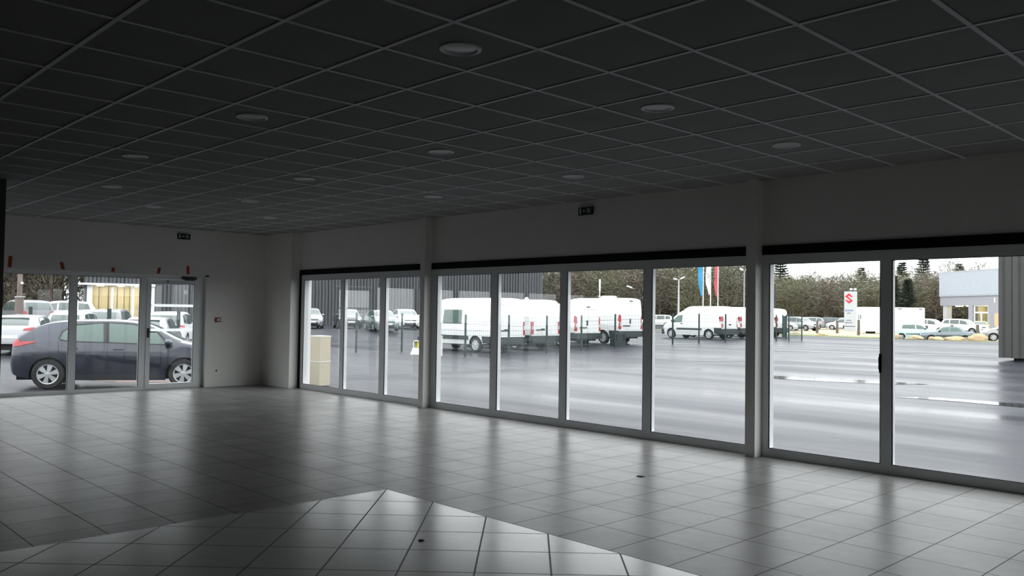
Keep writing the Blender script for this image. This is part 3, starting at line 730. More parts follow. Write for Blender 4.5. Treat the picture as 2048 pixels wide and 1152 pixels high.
# --- older three-box saloon
def saloon():
    tp = [(-2.1, .60), (-2.08, .82), (-1.95, .90), (-1.5, .93), (-1.35, .96), (-1.0, 1.22), (-.75, 1.34), (-.2, 1.38), (.15, 1.35), (.4, 1.27), (.85, .96), (1.0, .90), (1.5, .84), (1.95, .76), (2.06, .68), (2.1, .5)]
    bl = [(-2.1, .56), (-2.06, .76), (-1.9, .86), (-1.0, .89), (.5, .87), (1.0, .84), (1.5, .78), (1.95, .70), (2.06, .62), (2.1, .46)]
    pl = [(-2.1, .68), (-2.04, .78), (-1.6, .83), (0, .84), (1.3, .83), (1.8, .78), (2.04, .70), (2.1, .6)]
    rw = [(-2.1, .6), (-1.95, .74), (-1.4, .74), (-1.0, .60), (-.6, .57), (.2, .58), (.85, .70), (1.1, .75), (1.9, .70), (2.1, .5)]
    bo = [(-2.1, .38), (-1.9, .28), (-1.0, .2), (1.0, .19), (1.9, .24), (2.1, .34)]
    a = Arch('saloon', 4.2, 1.68, .18, 1.22, -1.30, .30, tp, bl, pl, rw, bo, spokes=5, nst=34, sho=.92)
    G = M['carglasspale']
    a.over('windscreen', [(.80, -.62), (.80, .62)], [(.30, -.52), (.30, .52)], G, rows=6, cols=10)
    a.over('rear_window', [(-1.30, -.58), (-1.30, .58)], [(-.85, -.5), (-.85, .5)], G, rows=6, cols=10)
    a.side('side_window', [(-.1, .92), (.68, .90)], [(-.12, 1.27), (.32, 1.22)], G, rows=5, cols=8)
    a.side('side_window', [(-1.05, .95), (-.18, .92)], [(-.78, 1.24), (-.2, 1.28)], G, rows=5, cols=8)
    a.end('headlamp', 1, [(.40, .56), (.66, .57)], [(.40, .68), (.65, .68)], M['headlamp'], True, rows=2)
    a.end('grille', 1, [(-.38, .56), (.38, .56)], [(-.38, .66), (.38, .66)], M['black'], rows=2)
    a.end('tail_lamp', -1, [(.40, .60), (.70, .60)], [(.40, .74), (.70, .74)], M['taillamp'], True, rows=2)
    a.bumper('front_bumper', 1.9, 2.14, .80, .34, .50, M['bumper']); a.end('number_plate', -1, [(-.25, .5), (.25, .5)], [(-.25, .6), (.25, .6)], M['plate'], rows=1, off=.015)
    a.side('side_strip', [(-.95, .52), (.88, .52)], [(-.95, .57), (.88, .57)], M['black'], rows=1, cols=12, off=.012)
    a.mirrors(.60, .95, .08, M['black'])
    return a
A_SALOON = saloon()
# --- small boxy eighties hatchback
def boxy():
    tp = [(-1.85, .58), (-1.83, .86), (-1.78, .92), (-1.55, 1.20), (-1.42, 1.32), (-1.2, 1.36), (-.4, 1.375), (.1, 1.35), (.3, 1.28), (.78, .96), (.95, .90), (1.4, .83), (1.74, .74), (1.82, .64), (1.85, .48)]
    bl = [(-1.85, .54), (-1.8, .84), (-1.5, .90), (.5, .88), (.95, .84), (1.4, .77), (1.74, .68), (1.82, .58), (1.85, .44)]
    pl = [(-1.85, .66), (-1.8, .73), (-1.4, .78), (1.0, .78), (1.5, .74), (1.8, .66), (1.85, .58)]
    rw = [(-1.85, .6), (-1.78, .68), (-1.5, .60), (-1.0, .56), (.2, .56), (.8, .66), (1.0, .70), (1.7, .64), (1.85, .48)]
    bo = [(-1.85, .36), (-1.7, .28), (-1., .2), (1., .2), (1.7, .24), (1.85, .32)]
    a = Arch('boxy', 3.7, 1.57, .18, 1.08, -1.34, .28, tp, bl, pl, rw, bo, spokes=5, nst=32, fw=.17)
    G = M['carglasspale']
    a.over('windscreen', [(.74, -.58), (.74, .58)], [(.24, -.48), (.24, .48)], G, rows=6, cols=10)
    a.end('rear_window', -1, [(-.54, .96), (.54, .96)], [(-.47, 1.28), (.47, 1.28)], G, rows=5)
    a.side('side_window', [(-.15, .93), (.62, .91)], [(-.18, 1.27), (.26, 1.22)], G, rows=5, cols=8)
    a.side('side_window', [(-1.30, .95), (-.25, .94)], [(-1.18, 1.26), (-.26, 1.28)], G, rows=5, cols=8)
    a.end('headlamp', 1, [(.34, .54), (.62, .54)], [(.34, .68), (.61, .68)], M['headlamp'], True, rows=2)
    a.end('tail_lamp', -1, [(.50, .60), (.70, .60)], [(.50, .84), (.69, .84)], M['taillamp'], True, rows=2)
    a.bumper('rear_bumper', -1.9, -1.70, .74, .38, .54, M['bumper']); a.side('side_strip', [(-1.0, .5), (.78, .5)], [(-1.0, .56), (.78, .56)], M['black'], rows=1, cols=10, off=.012)
    a.end('number_plate', -1, [(-.25, .60), (.25, .60)], [(-.25, .70), (.25, .70)], M['plate'], rows=1, off=.015)
    a.mirrors(.52, .97, .07, M['black'])
    return a
A_BOXY = boxy()
# --- large panel van (sloping nose, side windows optional)
def van(name, L, Hh, W, xf, xr, style):
    h2 = L / 2; r = .345
    tp = [(-h2, Hh - .22), (-h2 + .03, Hh - .06), (-h2 + .12, Hh - .01), (-h2 + 1.2, Hh), (.6, Hh - .01), (1.05, Hh - .07), (1.35, Hh - .25), (1.65, Hh - .60), (2.05, 1.46), (2.25, 1.33), (h2 - .15, 1.05), (h2 - .04, .82), (h2, .55)]
    bl = [(-h2, 1.22), (-h2 + .5, 1.25), (1.0, 1.25), (1.7, 1.24), (2.05, 1.20), (2.3, 1.12), (h2 - .15, .92), (h2 - .04, .74), (h2, .5)]
    w = W / 2
    pl = [(-h2, w * .965), (-h2 + .3, w), (1.5, w), (2.0, w * .97), (h2 - .3, w * .88), (h2 - .06, w * .72), (h2, w * .6)]
    rw = [(-h2, w * .84), (-h2 + .3, w * .87), (.8, w * .86), (1.4, w * .80), (2.0, w * .84), (2.3, w * .84), (h2 - .15, w * .7), (h2, w * .5)]
    bo = [(-h2, .48), (-h2 + .5, .42), (-1., .36), (1., .34), (h2 - .4, .3), (h2, .38)]
    a = Arch(name, L, W, .3, xf, xr, r, tp, bl, pl, rw, bo, crown=.10, ra=.43, nst=34, spokes=8, fw=.22)
    G = M['carglass']; gp = M['graygap']
    a.over('windscreen', [(2.02, -w * .78), (2.06, 0), (2.02, w * .78)], [(1.42, -w * .68), (1.38, 0), (1.42, w * .68)], G, rows=8, cols=12)
    a.side('side_window', [(1.0, 1.30), (1.80, 1.22)], [(.98, 1.82), (1.42, 1.80)], G, rows=6, cols=8)
    lo = [(-h2 + .04, .46), (xr - .46, .44)]; hi = [(-h2 + .04, .74), (xr - .46, .74)]
    a.side('side_cladding', lo, hi, M['bumper'], rows=3, cols=8, off=.014)
    a.side('side_cladding', [(xr + .46, .56), (xf - .5, .56)], [(xr + .46, .74), (xf - .5, .74)], M['bumper'], rows=2, cols=16, off=.014)
    a.side('body_crease', [(-h2 + .1, 1.26), (.9, 1.26)], [(-h2 + .1, 1.272), (.9, 1.272)], gp, rows=1, cols=14, off=.003, th=.01)
    a.side('body_crease', [(-h2 + .1, .98), (.9, .98)], [(-h2 + .1, .99), (.9, .99)], gp, rows=1, cols=14, off=.003, th=.01)
    a.side('door_gap', [(.90, .6), (.912, .6)], [(.90, 1.95), (.912, 1.95)], gp, rows=8, cols=1, off=.003, th=.01)
    a.side('door_handle', [(1.0, 1.12), (1.22, 1.12)], [(1.0, 1.17), (1.22, 1.17)], M['black'], rows=1, off=.02)
    a.bumper('rear_bumper', -h2 + .38, -h2 - .05, w, .40, .72, M['bumper']); a.bumper('front_bumper', h2 - .5, h2 + .02, w * .84, .32, .62, M['bumper'])
    # rear doors: gaps, lamps, plate, handle
    a.end('door_gap', -1, [(-.006, .74), (.006, .74)], [(-.006, Hh - .3), (.006, Hh - .3)], gp, rows=8, cols=1, off=.003, th=.01)
    a.end('door_gap', -1, [(-w * .82, Hh - .32), (w * .82, Hh - .32)], [(-w * .82, Hh - .305), (w * .82, Hh - .305)], gp, rows=1, cols=8, off=.003, th=.01)
    a.end('door_gap', -1, [(-w * .84, 1.33), (w * .84, 1.33)], [(-w * .84, 1.345), (w * .84, 1.345)], gp, rows=1, cols=8, off=.003, th=.01)
    if style == 'tall':
        a.end('tail_lamp', -1, [(w * .84, .80), (w * .96, .80)], [(w * .84, 1.40), (w * .93, 1.40)], M['taillamp'], True, rows=4, off=.014)
        a.side('tail_lamp', [(-h2 + .005, .80), (-h2 + .06, .80)], [(-h2 + .005, 1.36), (-h2 + .05, 1.36)], M['taillamp'], rows=4, off=.012)
        a.end('reversing_lamp', -1, [(w * .86, 1.02), (w * .94, 1.02)], [(w * .86, 1.22), (w * .93, 1.22)], M['headlamp'], True, rows=2, off=.018)
        a.end('door_handle', -1, [(.10, 1.02), (.34, 1.02)], [(.10, 1.07), (.34, 1.07)], M['black'], rows=1, off=.03)
    else:
        a.end('tail_lamp', -1, [(w * .83, .82), (w * .965, .82)], [(w * .85, 1.50), (w * .92, 1.62)], M['taillamp'], True, rows=5, off=.014)
        a.side('tail_lamp', [(-h2 + .005, .84), (-h2 + .07, .84)], [(-h2 + .005, 1.56), (-h2 + .03, 1.56)], M['taillamp'], rows=5, off=.012)
        a.end('reversing_lamp', -1, [(w * .85, 1.02), (w * .94, 1.02)], [(w * .86, 1.20), (w * .93, 1.20)], M['headlamp'], True, rows=2, off=.018)
        a.end('door_handle', -1, [(.05, 1.12), (.13, 1.12)], [(.05, 1.38), (.13, 1.38)], M['black'], rows=2, cols=2, off=.03)
        a.end('brake_lamp', -1, [(-.13, Hh - .20), (.13, Hh - .20)], [(-.13, Hh - .15), (.13, Hh - .15)], M['bumper'], rows=1, off=.03)
    a.end('number_plate', -1, [(.12, .84), (.64, .84)], [(.12, .95), (.64, .95)], M['plate'], rows=1, off=.012)
    a.end('plate_light', -1, [(.10, .98), (.68, .98)], [(.10, 1.03), (.68, 1.03)], M['black'], rows=1, off=.03)
    a.mirrors(1.62, 1.36, .16, M['black'])
    return a
A_MASTER = van('master', 5.55, 2.48, 2.05, 1.88, -1.60, 'tall')
G = M['carglasspale']
A_CREW = van('crew', 5.55, 2.48, 2.05, 1.88, -1.60, 'tall')
A_CREW.side('side_window', [(-.62, 1.28), (.70, 1.28)], [(-.62, 1.92), (.66, 1.92)], G, rows=6, cols=14)
A_CREW.side('window_bar', [(.16, 1.29), (.20, 1.29)], [(.09, 1.91), (.13, 1.91)], M['black'], rows=5, cols=1, off=.012)
A_BOXER = van('boxer', 5.0, 2.25, 2.05, 1.62, -1.40, 'short'); A_BOXERH = van('boxer high', 5.4, 2.52, 2.05, 1.82, -1.55, 'short')
# --- mid-size van with a raised roof
def midvan():
    L, W = 5.1, 1.9; h2 = L / 2; w = W / 2
    tp = [(-h2, 1.75), (-h2 + .03, 2.05), (-h2 + .12, 2.2), (-h2 + .6, 2.25), (.2, 2.24), (.5, 2.16), (.78, 2.0), (.95, 1.93), (1.1, 1.86), (1.45, 1.60), (1.85, 1.26), (2.05, 1.14), (h2 - .15, .98), (h2 - .03, .78), (h2, .5)]
    bl = [(-h2, 1.02), (-h2 + .3, 1.05), (.8, 1.06), (1.5, 1.04), (2.0, .98), (h2 - .15, .86), (h2 - .03, .70), (h2, .46)]
    pl = [(-h2, w * .96), (-h2 + .3, w), (1.3, w), (1.8, w * .96), (h2 - .3, w * .88), (h2 - .05, w * .72), (h2, w * .6)]
    rw = [(-h2, w * .76), (-h2 + .3, w * .78), (.4, w * .78), (1.0, w * .70), (1.85, w * .82), (2.1, w * .84), (h2 - .1, w * .7), (h2, w * .5)]
    bo = [(-h2, .44), (-h2 + .4, .38), (-1, .28), (1, .27), (h2 - .4, .26), (h2, .34)]
    a = Arch('midvan', L, W, .25, 1.62, -1.50, .33, tp, bl, pl, rw, bo, crown=.10, ra=.40, nst=36, spokes=7)
    G = M['carglass']; gp = M['graygap']
    a.over('windscreen', [(1.80, -w * .74), (1.84, 0), (1.80, w * .74)], [(1.18, -w * .6), (1.14, 0), (1.18, w * .6)], G, rows=8, cols=12)
    a.side('side_window', [(.72, 1.12), (1.68, 1.10)], [(.72, 1.62), (1.18, 1.58)], M['carglasspale'], rows=6, cols=8)
    a.side('rubbing_strip', [(-.95, .62), (1.12, .62)], [(-.95, .74), (1.12, .74)], M['bumper'], rows=2, cols=14, off=.016)
    a.side('side_cladding', [(-h2 + .04, .42), (-1.94, .40)], [(-h2 + .04, .80), (-1.94, .80)], M['bumper'], rows=3, cols=6, off=.014)
    a.side('door_handle', [(.62, 1.0), (.84, 1.0)], [(.62, 1.05), (.84, 1.05)], M['black'], rows=1, off=.02)
    a.side('door_gap', [(.56, .55), (.57, .55)], [(.56, 1.62), (.57, 1.62)], gp, rows=6, cols=1, off=.003, th=.01)
    a.bumper('rear_bumper', -h2 + .38, -h2 - .05, w, .36, .74, M['bumper']); a.bumper('front_bumper', h2 - .62, h2 + .02, w * .86, .28, .66, M['bumper'])
    a.end('tail_lamp', -1, [(w * .84, .82), (w * .96, .82)], [(w * .82, 1.56), (w * .90, 1.56)], M['taillamp'], True, rows=5, off=.014)
    a.side('tail_lamp', [(-h2 + .005, .84), (-h2 + .07, .84)], [(-h2 + .005, 1.52), (-h2 + .03, 1.52)], M['taillamp'], rows=5, off=.012)
    a.end('reversing_lamp', -1, [(w * .85, 1.04), (w * .94, 1.04)], [(w * .85, 1.24), (w * .92, 1.24)], M['headlamp'], True, rows=2, off=.018)
    a.end('door_gap', -1, [(-w * .80, 1.92), (w * .80, 1.92)], [(-w * .80, 1.935), (w * .80, 1.935)], gp, rows=1, cols=8, off=.003, th=.01)
    a.end('door_handle', -1, [(-.10, .98), (.14, .98)], [(-.10, 1.06), (.14, 1.06)], M['black'], rows=1, off=.03)
    a.end('number_plate', -1, [(.18, .78), (.70, .78)], [(.18, .89), (.70, .89)], M['plate'], rows=1, off=.012)
    a.end('headlamp', 1, [(.52, .74), (.80, .78)], [(.50, .92), (.78, 1.0)], M['headlamp'], True, rows=3, off=.012)
    a.mirrors(1.5, 1.22, .13, M['black'])
    return a
A_MID = midvan()

# blue hatchback close outside the door wall
blue = A_HATCH.make('hatchback_car', 'dark blue hatchback parked just outside the left windows', 'car', P_BLUE, -4.80, -1.02, 62.5, 1.035, recolor={'side_window': M['carglasspale'], 'windscreen': M['carglasspale']}, skip=('spoiler',), z=-.335)
CARS = {}
P_GREY = paint('mid grey paint', (.17, .175, .19), .3)
def put(arch, name, label, paint_, x, y, az, sc=1., group=None, cat='car', **k): return arch.make(name, label, cat, paint_, x, y, az, sc, group, **k)
g1 = 'cars parked in front of the dark showroom'
put(A_HATCH, 'hatchback_car', 'silver hatchback facing out, half hidden by the first bay frame', P_SILVER, -38.6, 23.4, -25, group=g1)
put(A_HATCH, 'hatchback_car', 'dark hatchback facing out between the silver car and the grey green one', P_DARK, -38.4, 26.5, -25, group=g1)
put(A_HATCH, 'hatchback_car', 'grey green hatchback facing out behind the second mullion of the first bay', P_GREEN, -33.6, 26.2, -22, group=g1)
put(A_HATCH, 'hatchback_car', 'white hatchback facing out, right end of the row by the dark showroom', P_WHITE, -37.0, 30.8, -27, 1.02, group=g1)
g2 = 'white vans parked behind the wire fence'
put(A_CREW, 'panel_van', 'white van with a long side window, nearest of the vans behind the fence', P_WHITE, -14.75, 17.95, 181, group=g2, cat='van')
v2 = put(A_MASTER, 'panel_van', 'white tall van, second along the fence, next to the one with the side window', P_WHITE, -15.9, 21.55, 180, group=g2, cat='van')
put(A_BOXER, 'panel_van', 'white low roofed van with red tail lamps, third along the fence', P_WHITE, -16.0, 25.1, 180, group=g2, cat='van')
v4 = put(A_BOXERH, 'panel_van', 'white high roofed van with a flat vent on its roof', P_WHITE, -15.9, 28.3, 180, group=g2, cat='van')
put(A_MID, 'delivery_van', 'white delivery van with raised roof seen from its left side, under the flags', P_WHITE, -17.7, 41.5, 178, group=g2, cat='van')
put(A_MID, 'delivery_van', 'white delivery van mostly hidden by the boxed post, behind the one under the flags', P_WHITE, -19.0, 46.0, 178, group=g2, cat='van')
put(A_MID, 'delivery_van', 'white van tail showing right of the boxed post, by the green fence pen', P_WHITE, -19.9, 52.5, 182, group=g2, cat='van')
m = MB(); m.lathe([(.11, 0), (.11, .05), (.05, .12), (.001, .13), (.001, 0)], 16); obj('roof_vent', m, M['white'], v2, (-1.4, 0, 2.475), smooth=True)
m = MB(); m.box(-.35, .35, -.28, .28, 0, .09); m.box(-.30, .30, -.23, .23, .09, .12); obj('roof_vent', m, M['white'], v4, (-1.2, .1, 2.515))
put(A_SUV, 'estate_car', 'white estate car side on beyond the fence, left of the lamp post', P_WHITE, -46.8, 76.0, 216, 1.0)
# left of the building: cars beyond the blue hatchback
g3 = 'cars in the yard beyond the left windows'
put(A_HATCH, 'hatchback_car', 'white hatchback seen from behind, just beyond the blue hatchback tail', P_PALE, -20.9, .85, 152, group=g3)
put(A_SUV, 'estate_car', 'grey estate car seen from behind, red tail lamps, beside the utility pole', P_GREY, -35.2, 4.2, 186, group=g3)
put(A_SUV, 'estate_car', 'white estate car side on with a roof spoiler, right of the grey estate', P_WHITE, -39.4, 7.0, 252, group=g3)
put(A_SUV, 'estate_car', 'pale silver car with a wide dark rear window above the blue hatchback roof', P_PALE, -25.0, 3.9, 149, .97, group=g3)
put(A_SUV, 'estate_car', 'grey car in front of the lit showroom window', P_GREY, -29.0, 6.7, 150, group=g3)
put(A_HATCH, 'hatchback_car', 'pale hatchback showing over the blue hatchback windscreen, left of the door handle', P_SILVER, -16.9, 4.1, 150, group=g3)
put(A_SUV, 'estate_car', 'white estate car seen through the glass door from behind', P_WHITE, -23.0, 7.3, 148, group=g3)
# right: the used car yard beyond the verge
g4 = 'cars in the far gravel yard'
put(A_HATCH, 'hatchback_car', 'white hatchback beyond the green fence pen', P_WHITE, -34.4, 83.3, 30, group=g4)
put(A_SUV, 'estate_car', 'pale car with a large windscreen behind the corner post of the pen', P_PALE, -32.8, 85.6, -10, group=g4)
put(A_SUV, 'estate_car', 'silver estate left of the navy car in the far yard', P_SILVER, -38.0, 97.5, 208, group=g4)
put(A_SUV, 'estate_car', 'navy estate car in the far yard behind the first timber post', P_NAVY, -37.5, 101.5, 203, group=g4)
put(A_HATCH, 'hatchback_car', 'white hatchback in the far yard below the pylon sign', P_WHITE, -34.6, 100.4, 203, group=g4)
put(A_HATCH, 'hatchback_car', 'dark hatchback partly hidden by the white box body', P_DARK, -32.5, 101.0, 203, group=g4)
put(A_SUV, 'estate_car', 'silver roofed estate furthest back, left of the pylon sign', P_SILVER, -40.4, 112.5, 203, group=g4)
put(A_BOXY, 'small_hatchback', 'pale turquoise old small hatchback in front of the white box body', P_TURQ, -11.5, 63.6, 38, group=g4)
put(A_SUV, 'estate_car', 'white car left of the white off-roader, behind the turquoise one', P_WHITE, -18.7, 87.0, -2, group=g4)
put(A_SUV, 'offroad_car', 'white off-roader with black grille in front of the grey dealership', P_WHITE, -16.6, 90.6, -8, 1.02, group=g4)
put(A_SALOON, 'saloon_car', 'dark steel grey old saloon behind the boulders', P_STEEL, -9.2, 63.9, 203, .95, group=g4, z=-.36)
put(A_HATCH, 'hatchback_car', 'warm grey hatchback by the corrugated wall, behind the last boulder', P_WARMG, -5.3, 66.2, 203, group=g4)
put(A_HATCH, 'hatchback_car', 'yellow hatchback in front of the dealership glass doors', P_YELLOW, -18.9, 103.5, -70, group=g4)

# ---------------------------------------------------------------- fences, posts, small things outside
def post(mb, x, y, h, w=.03, dz=0): mb.box(x - w, x + w, y - w, y + w, zg(x, y) - .02, zg(x, y) + h + dz)
def wire_fence(label, pts, h, group=None, step=.10):
    t = thing('wire_fence', label, 'fence', (0, 0, 0), 0, group)
    for x, y in pts:
        m = MB(); post(m, x, y, h, .032); obj('fence_post', m, M['greenpost'], t)
    for (xa, ya), (xb, yb) in zip(pts, pts[1:]):
        L = hypot(xb - xa, yb - ya); n = max(2, int(L / step)); m = MB(); w = .0025
        ux, uy = (xb - xa) / L, (yb - ya) / L
        za, zb_ = zg(xa, ya), zg(xb, yb)
        for i in range(1, n):
            f = i / n; x, y, z = xa + (xb - xa) * f, ya + (yb - ya) * f, za + (zb_ - za) * f
            m.box(x - w, x + w, y - w, y + w, z + .06, z + h - .08)
        for k in range(9):
            zz = .08 + (h - .18) * k / 8
            m.tube([(xa, ya, za + zz), (xb, yb, zb_ + zz)], .004, 4)
        obj('wire_panel', m, M['wire'], t)
    return t
wire_fence('long green wire fence with dark posts in front of the white vans',
           [(-15.57, 12.27), (-15.44, 14.6), (-13.2, 14.5), (-10.82, 14.4), (-10.56, 16.6), (-11.36, 19.77), (-12.1, 23.0), (-12.1, 25.6), (-12.1, 28.1), (-12.18, 30.72), (-12.53, 33.82), (-12.8, 37.1), (-12.7, 40.2), (-12.65, 43.0)], 1.72)
t = wire_fence('green fence pen with five posts right of the boxed post', [(-12.65, 43.0), (-12.34, 44.1), (-12.5, 46.2), (-14.6, 48.0), (-17.2, 52.3)][1:], 1.76)
for nm, x, y, h, lab in (('fence_post', -24.6, 1.9, 1.75, 'dark green post behind the white hatchback, nearest the utility pole'), ('fence_post', -19.2, 3.3, 1.72, 'dark green post above the blue hatchback roof'), ('fence_post', -19.9, 6.3, 1.70, 'dark green post seen through the glass door')):
    m = MB(); post(m, x, y, h, .06); m.box(x - .065, x + .065, y - .065, y + .065, zg(x, y) + h, zg(x, y) + h + .02); tag(obj(nm, m, M['greenpost']), lab, 'post', 'single green fence posts')
# stacked beige blocks outside the first bay
for k, (lab, z0) in enumerate((('beige block standing on the tarmac outside the first bay, lower of the pair', 0), ('beige block on top of the other outside the first bay', .525))):
    t = thing('beige_block', lab, 'block', (-.37, 1.36, zg(-.37, 1.36) + .004 + z0), R(14 if k == 0 else 15), 'stacked beige blocks')
    m = MB(); a = .155; m.box(-a, a, -a, a, 0, .49); obj('block', m, M['cardboard'], t)
    m = MB(); a = .16; m.box(-a, a, -a, a, .49, .522); obj('cap', m, M['creampost'], t)
# cream post and the open meter box beside the fence
t = thing('cream_post', 'cream coloured square post in front of the van with the side window', 'post', (-11.62, 13.7, zg(-11.62, 13.7)))
m = MB(); m.box(-.085, .085, -.085, .085, -.02, .80); obj('post', m, M['creampost'], t); m = MB(); m.box(-.10, .10, -.10, .10, .80, .83); obj('cap', m, M['creampost'], t)
t = thing('meter_box', 'open white meter box with a yellow inside and its flap hanging down', 'meter box', (-13.1, 13.75, zg(-13.36, 13.83)), R(55))
m = MB(); m.box(-.22, .22, .0, .22, -.02, .04); m.box(-.22, -.18, 0, .22, .04, .58); m.box(.18, .22, 0, .22, .04, .58); m.box(-.22, .22, 0, .22, .54, .58); m.box(-.22, .22, .19, .22, .04, .58); obj('housing', m, M['creampost'], t)
m = MB(); m.box(-.06, .12, .08, .18, .28, .52); obj('meter', m, M['yellow'], t)
m = MB(); m.add([(-.24, 0, .27), (.20, 0, .27), (.14, -.16, -.0), (-.34, -.16, -.0), (-.24, .015, .27), (.20, .015, .27), (.14, -.145, -.0), (-.34, -.145, -.0)], [(0, 1, 2, 3), (7, 6, 5, 4), (0, 4, 5, 1), (1, 5, 6, 2), (2, 6, 7, 3), (3, 7, 4, 0)]); obj('flap', m, M['white'], t)
m = MB()
m.box(-.33, .33, -.25, .25, 0, .62); m.box(-.36, .36, -.28, .28, .62, .69); m.box(-.28, -.20, -.29, -.25, .3, .58); m.box(.20, .28, -.29, -.25, .3, .58)
t = obj('storage_box', m, M['bumper'], loc=(-12.85, 26.75, zg(-12.85, 26.75) + .003)); tag(t, 'dark lidded storage box between the third and fourth van', 'box'); t.rotation_euler = (0, 0, R(80))

# timber posts and boulders along the verge
TP = [(-24.1, 72.0, 1.27), (-23.4, 74.9, 1.32), (-18.3, 68.3, 1.42), (-13.23, 65.67, 1.28), (-10.96, 64.47, 1.32), (-8.74, 63.67, 1.43), (-6.65, 62.93, 1.31)]
TL = ['timber post by the navy car', 'timber post in front of the white hatchback below the pylon sign', 'timber post at the left end of the white box body', 'timber post in front of the turquoise small hatchback', 'timber post left of the steel grey saloon windscreen', 'timber post in front of the steel grey saloon doors', 'timber post next to the corrugated wall, browner than the rest']
for (x, y, h), lab in zip(TP, TL):
    m = MB(); q = .13; m.tube([(0, 0, -.05), (.01, 0, h * .5), (0, .015, h)], [q, q * .95, q * .85], 9)
    o = obj('timber_post', m, M['wood'], loc=(x, y, zg(x, y))); tag(o, 'weathered ' + lab, 'post', 'timber posts along the verge')
RB = [(-12.14, 60.75, .5, .34), (-10.6, 61.3, .55, .26), (-9.25, 61.6, .58, .26), (-7.9, 61.9, .72, .32), (-6.2, 61.5, .75, .40), (-19.2, 63.0, .5, .2)]
RL = ['tan boulder below the turquoise small hatchback', 'tan boulder at the front of the steel grey saloon', 'tan boulder below the steel grey saloon doors', 'wide tan boulder below the steel grey saloon tail', 'largest tan boulder, beside the corrugated wall', 'low tan stone on the verge left of the white box body']
for i, ((x, y, rx, hz), lab) in enumerate(zip(RB, RL)):
    bm = bmesh.new(); bmesh.ops.create_icosphere(bm, subdivisions=3, radius=1); rnd = random.Random(i)
    ph = [rnd.uniform(0, 6) for _ in range(6)]
    for v in bm.verts:
        c = v.co; f = 1 + .13 * sin(2.3 * c.x + ph[0]) * cos(2.7 * c.y + ph[1]) + .08 * sin(5 * c.z + ph[2] + 3 * c.x) + .05 * sin(9 * c.y + ph[3])
        v.co = Vector((c.x * f * rx, c.y * f * rx * .7, max(c.z * f, -.3) * hz))
    me = bpy.data.meshes.new('boulder'); bm.to_mesh(me); bm.free(); me.materials.append(M['rock'])
    for p in me.polygons: p.use_smooth = True
    o = link('boulder', me, loc=(x, y, zg(x, y) + .30 * hz)); tag(o, lab, 'boulder', 'boulders along the verge')

# white box body in the yard
t = thing('box_trailer', 'long white box body parked in the far yard, right of the pylon sign', 'trailer', (-20.6, 81.0, zg(-20.6, 81)), R(38), None, (.80, 1, 1))
m = MB(); m.box(-3.75, 3.75, -1.2, 1.2, .28, 2.72); obj('body', m, P_WHITE, t)
m = MB(); m.box(-3.72, 3.72, -1.23, 1.23, 2.66, 2.76); m.box(-3.80, -3.70, -1.23, 1.23, .28, 2.7); m.box(3.70, 3.80, -1.23, 1.23, .28, 2.7); m.box(-3.72, 3.72, -1.23, 1.23, .25, .34); obj('edge_rail', m, M['white'], t)
for x in (-2.4, 0, 2.6):
    m = MB(); m.box(x - .3, x + .3, -.9, .9, -.02, .26); obj('support', m, M['under'], t)
for x in (.8, 3.3):
    m = MB(); m.box(x - .2, x + .2, -1.235, -1.2, 2.56, 2.64); obj('vent', m, M['greymark'], t)
m = MB(); m.box(-3.83, -3.80, -.7, -.35, 1.5, 1.95); m.box(-3.83, -3.80, .1, .3, 1.3, 1.95); obj('front_fitting', m, M['greymark'], t)

# pylon sign with red emblem
t = thing('pylon_sign', 'light grey pylon sign with a red S shaped emblem', 'sign', (-29.8, 92.2, zg(-29.8, 92.2)), R(29))
m = MB(); m.box(-.72, .72, -.16, .16, .0, .55); obj('base', m, M['pylon'], t)
m = MB(); m.box(-.72, .72, -.17, .17, .62, 4.82); m.box(-.70, .70, -.14, .14, .55, .62); obj('panel', m, M['pylon'], t)
m = MB(); m.box(-.66, .5, -.175, -.165, .56, .61); obj('shadow_gap', m, M['black'], t)
A = Matrix.Translation((-.20, -.17, 3.98)) @ Matrix.Rotation(R(90), 4, 'X')
S = [(0, .62), (.46, .17), (.20, .17), (.0, .36 - .02), (-.12, .20), (.46, -.30), (0, -.64), (-.46, -.20), (-.20, -.20), (0, -.38), (.12, -.23), (-.46, .22)]
m = MB(); m.prism(S, 0, .02, 0, A)
me = m.mesh('emblem', [M['logored']]); link('emblem', me, t)
fc = bpy.data.curves.new('lettering', 'FONT'); fc.body = 'SUZUKI'; fc.size = .27; fc.extrude = .008; fc.align_x = 'CENTER'; fc.materials.append(M['logoblue'])
tmp = bpy.data.objects.new('tmp', fc); COL.objects.link(tmp); bpy.context.view_layer.update()
lm = bpy.data.meshes.new_from_object(tmp.evaluated_get(bpy.context.evaluated_depsgraph_get())); bpy.data.objects.remove(tmp); lm.name = 'lettering'
fo = link('lettering', lm, t, (-.20, -.178, 2.42)); fo.rotation_euler = (R(90), 0, 0)
m = MB()
for (a, b, z) in ((-.42, .02, 2.12), (-.50, .10, 1.25), (-.62, .22, .98)):
    n = 5; wd = (b - a) / n
    for k in range(n): m.box(a + k * wd, a + k * wd + wd * .72, -.178, -.168, z, z + .11 + .03 * (k % 2))
obj('small_mark', m, M['greymark'], t)
for x in (.05, .50):
    m = MB(); m.box(x - .03, x + .03, -.05, .05, 4.82, 4.98); obj('lamp_stem', m, M['metalpole'], t)
    m = MB(); m.box(x - .16, x + .16, -.2, .12, 4.98, 5.20); m.box(x - .13, x + .13, -.22, -.2, 5.0, 5.18); obj('lamp_head', m, M['lamphead'], t)

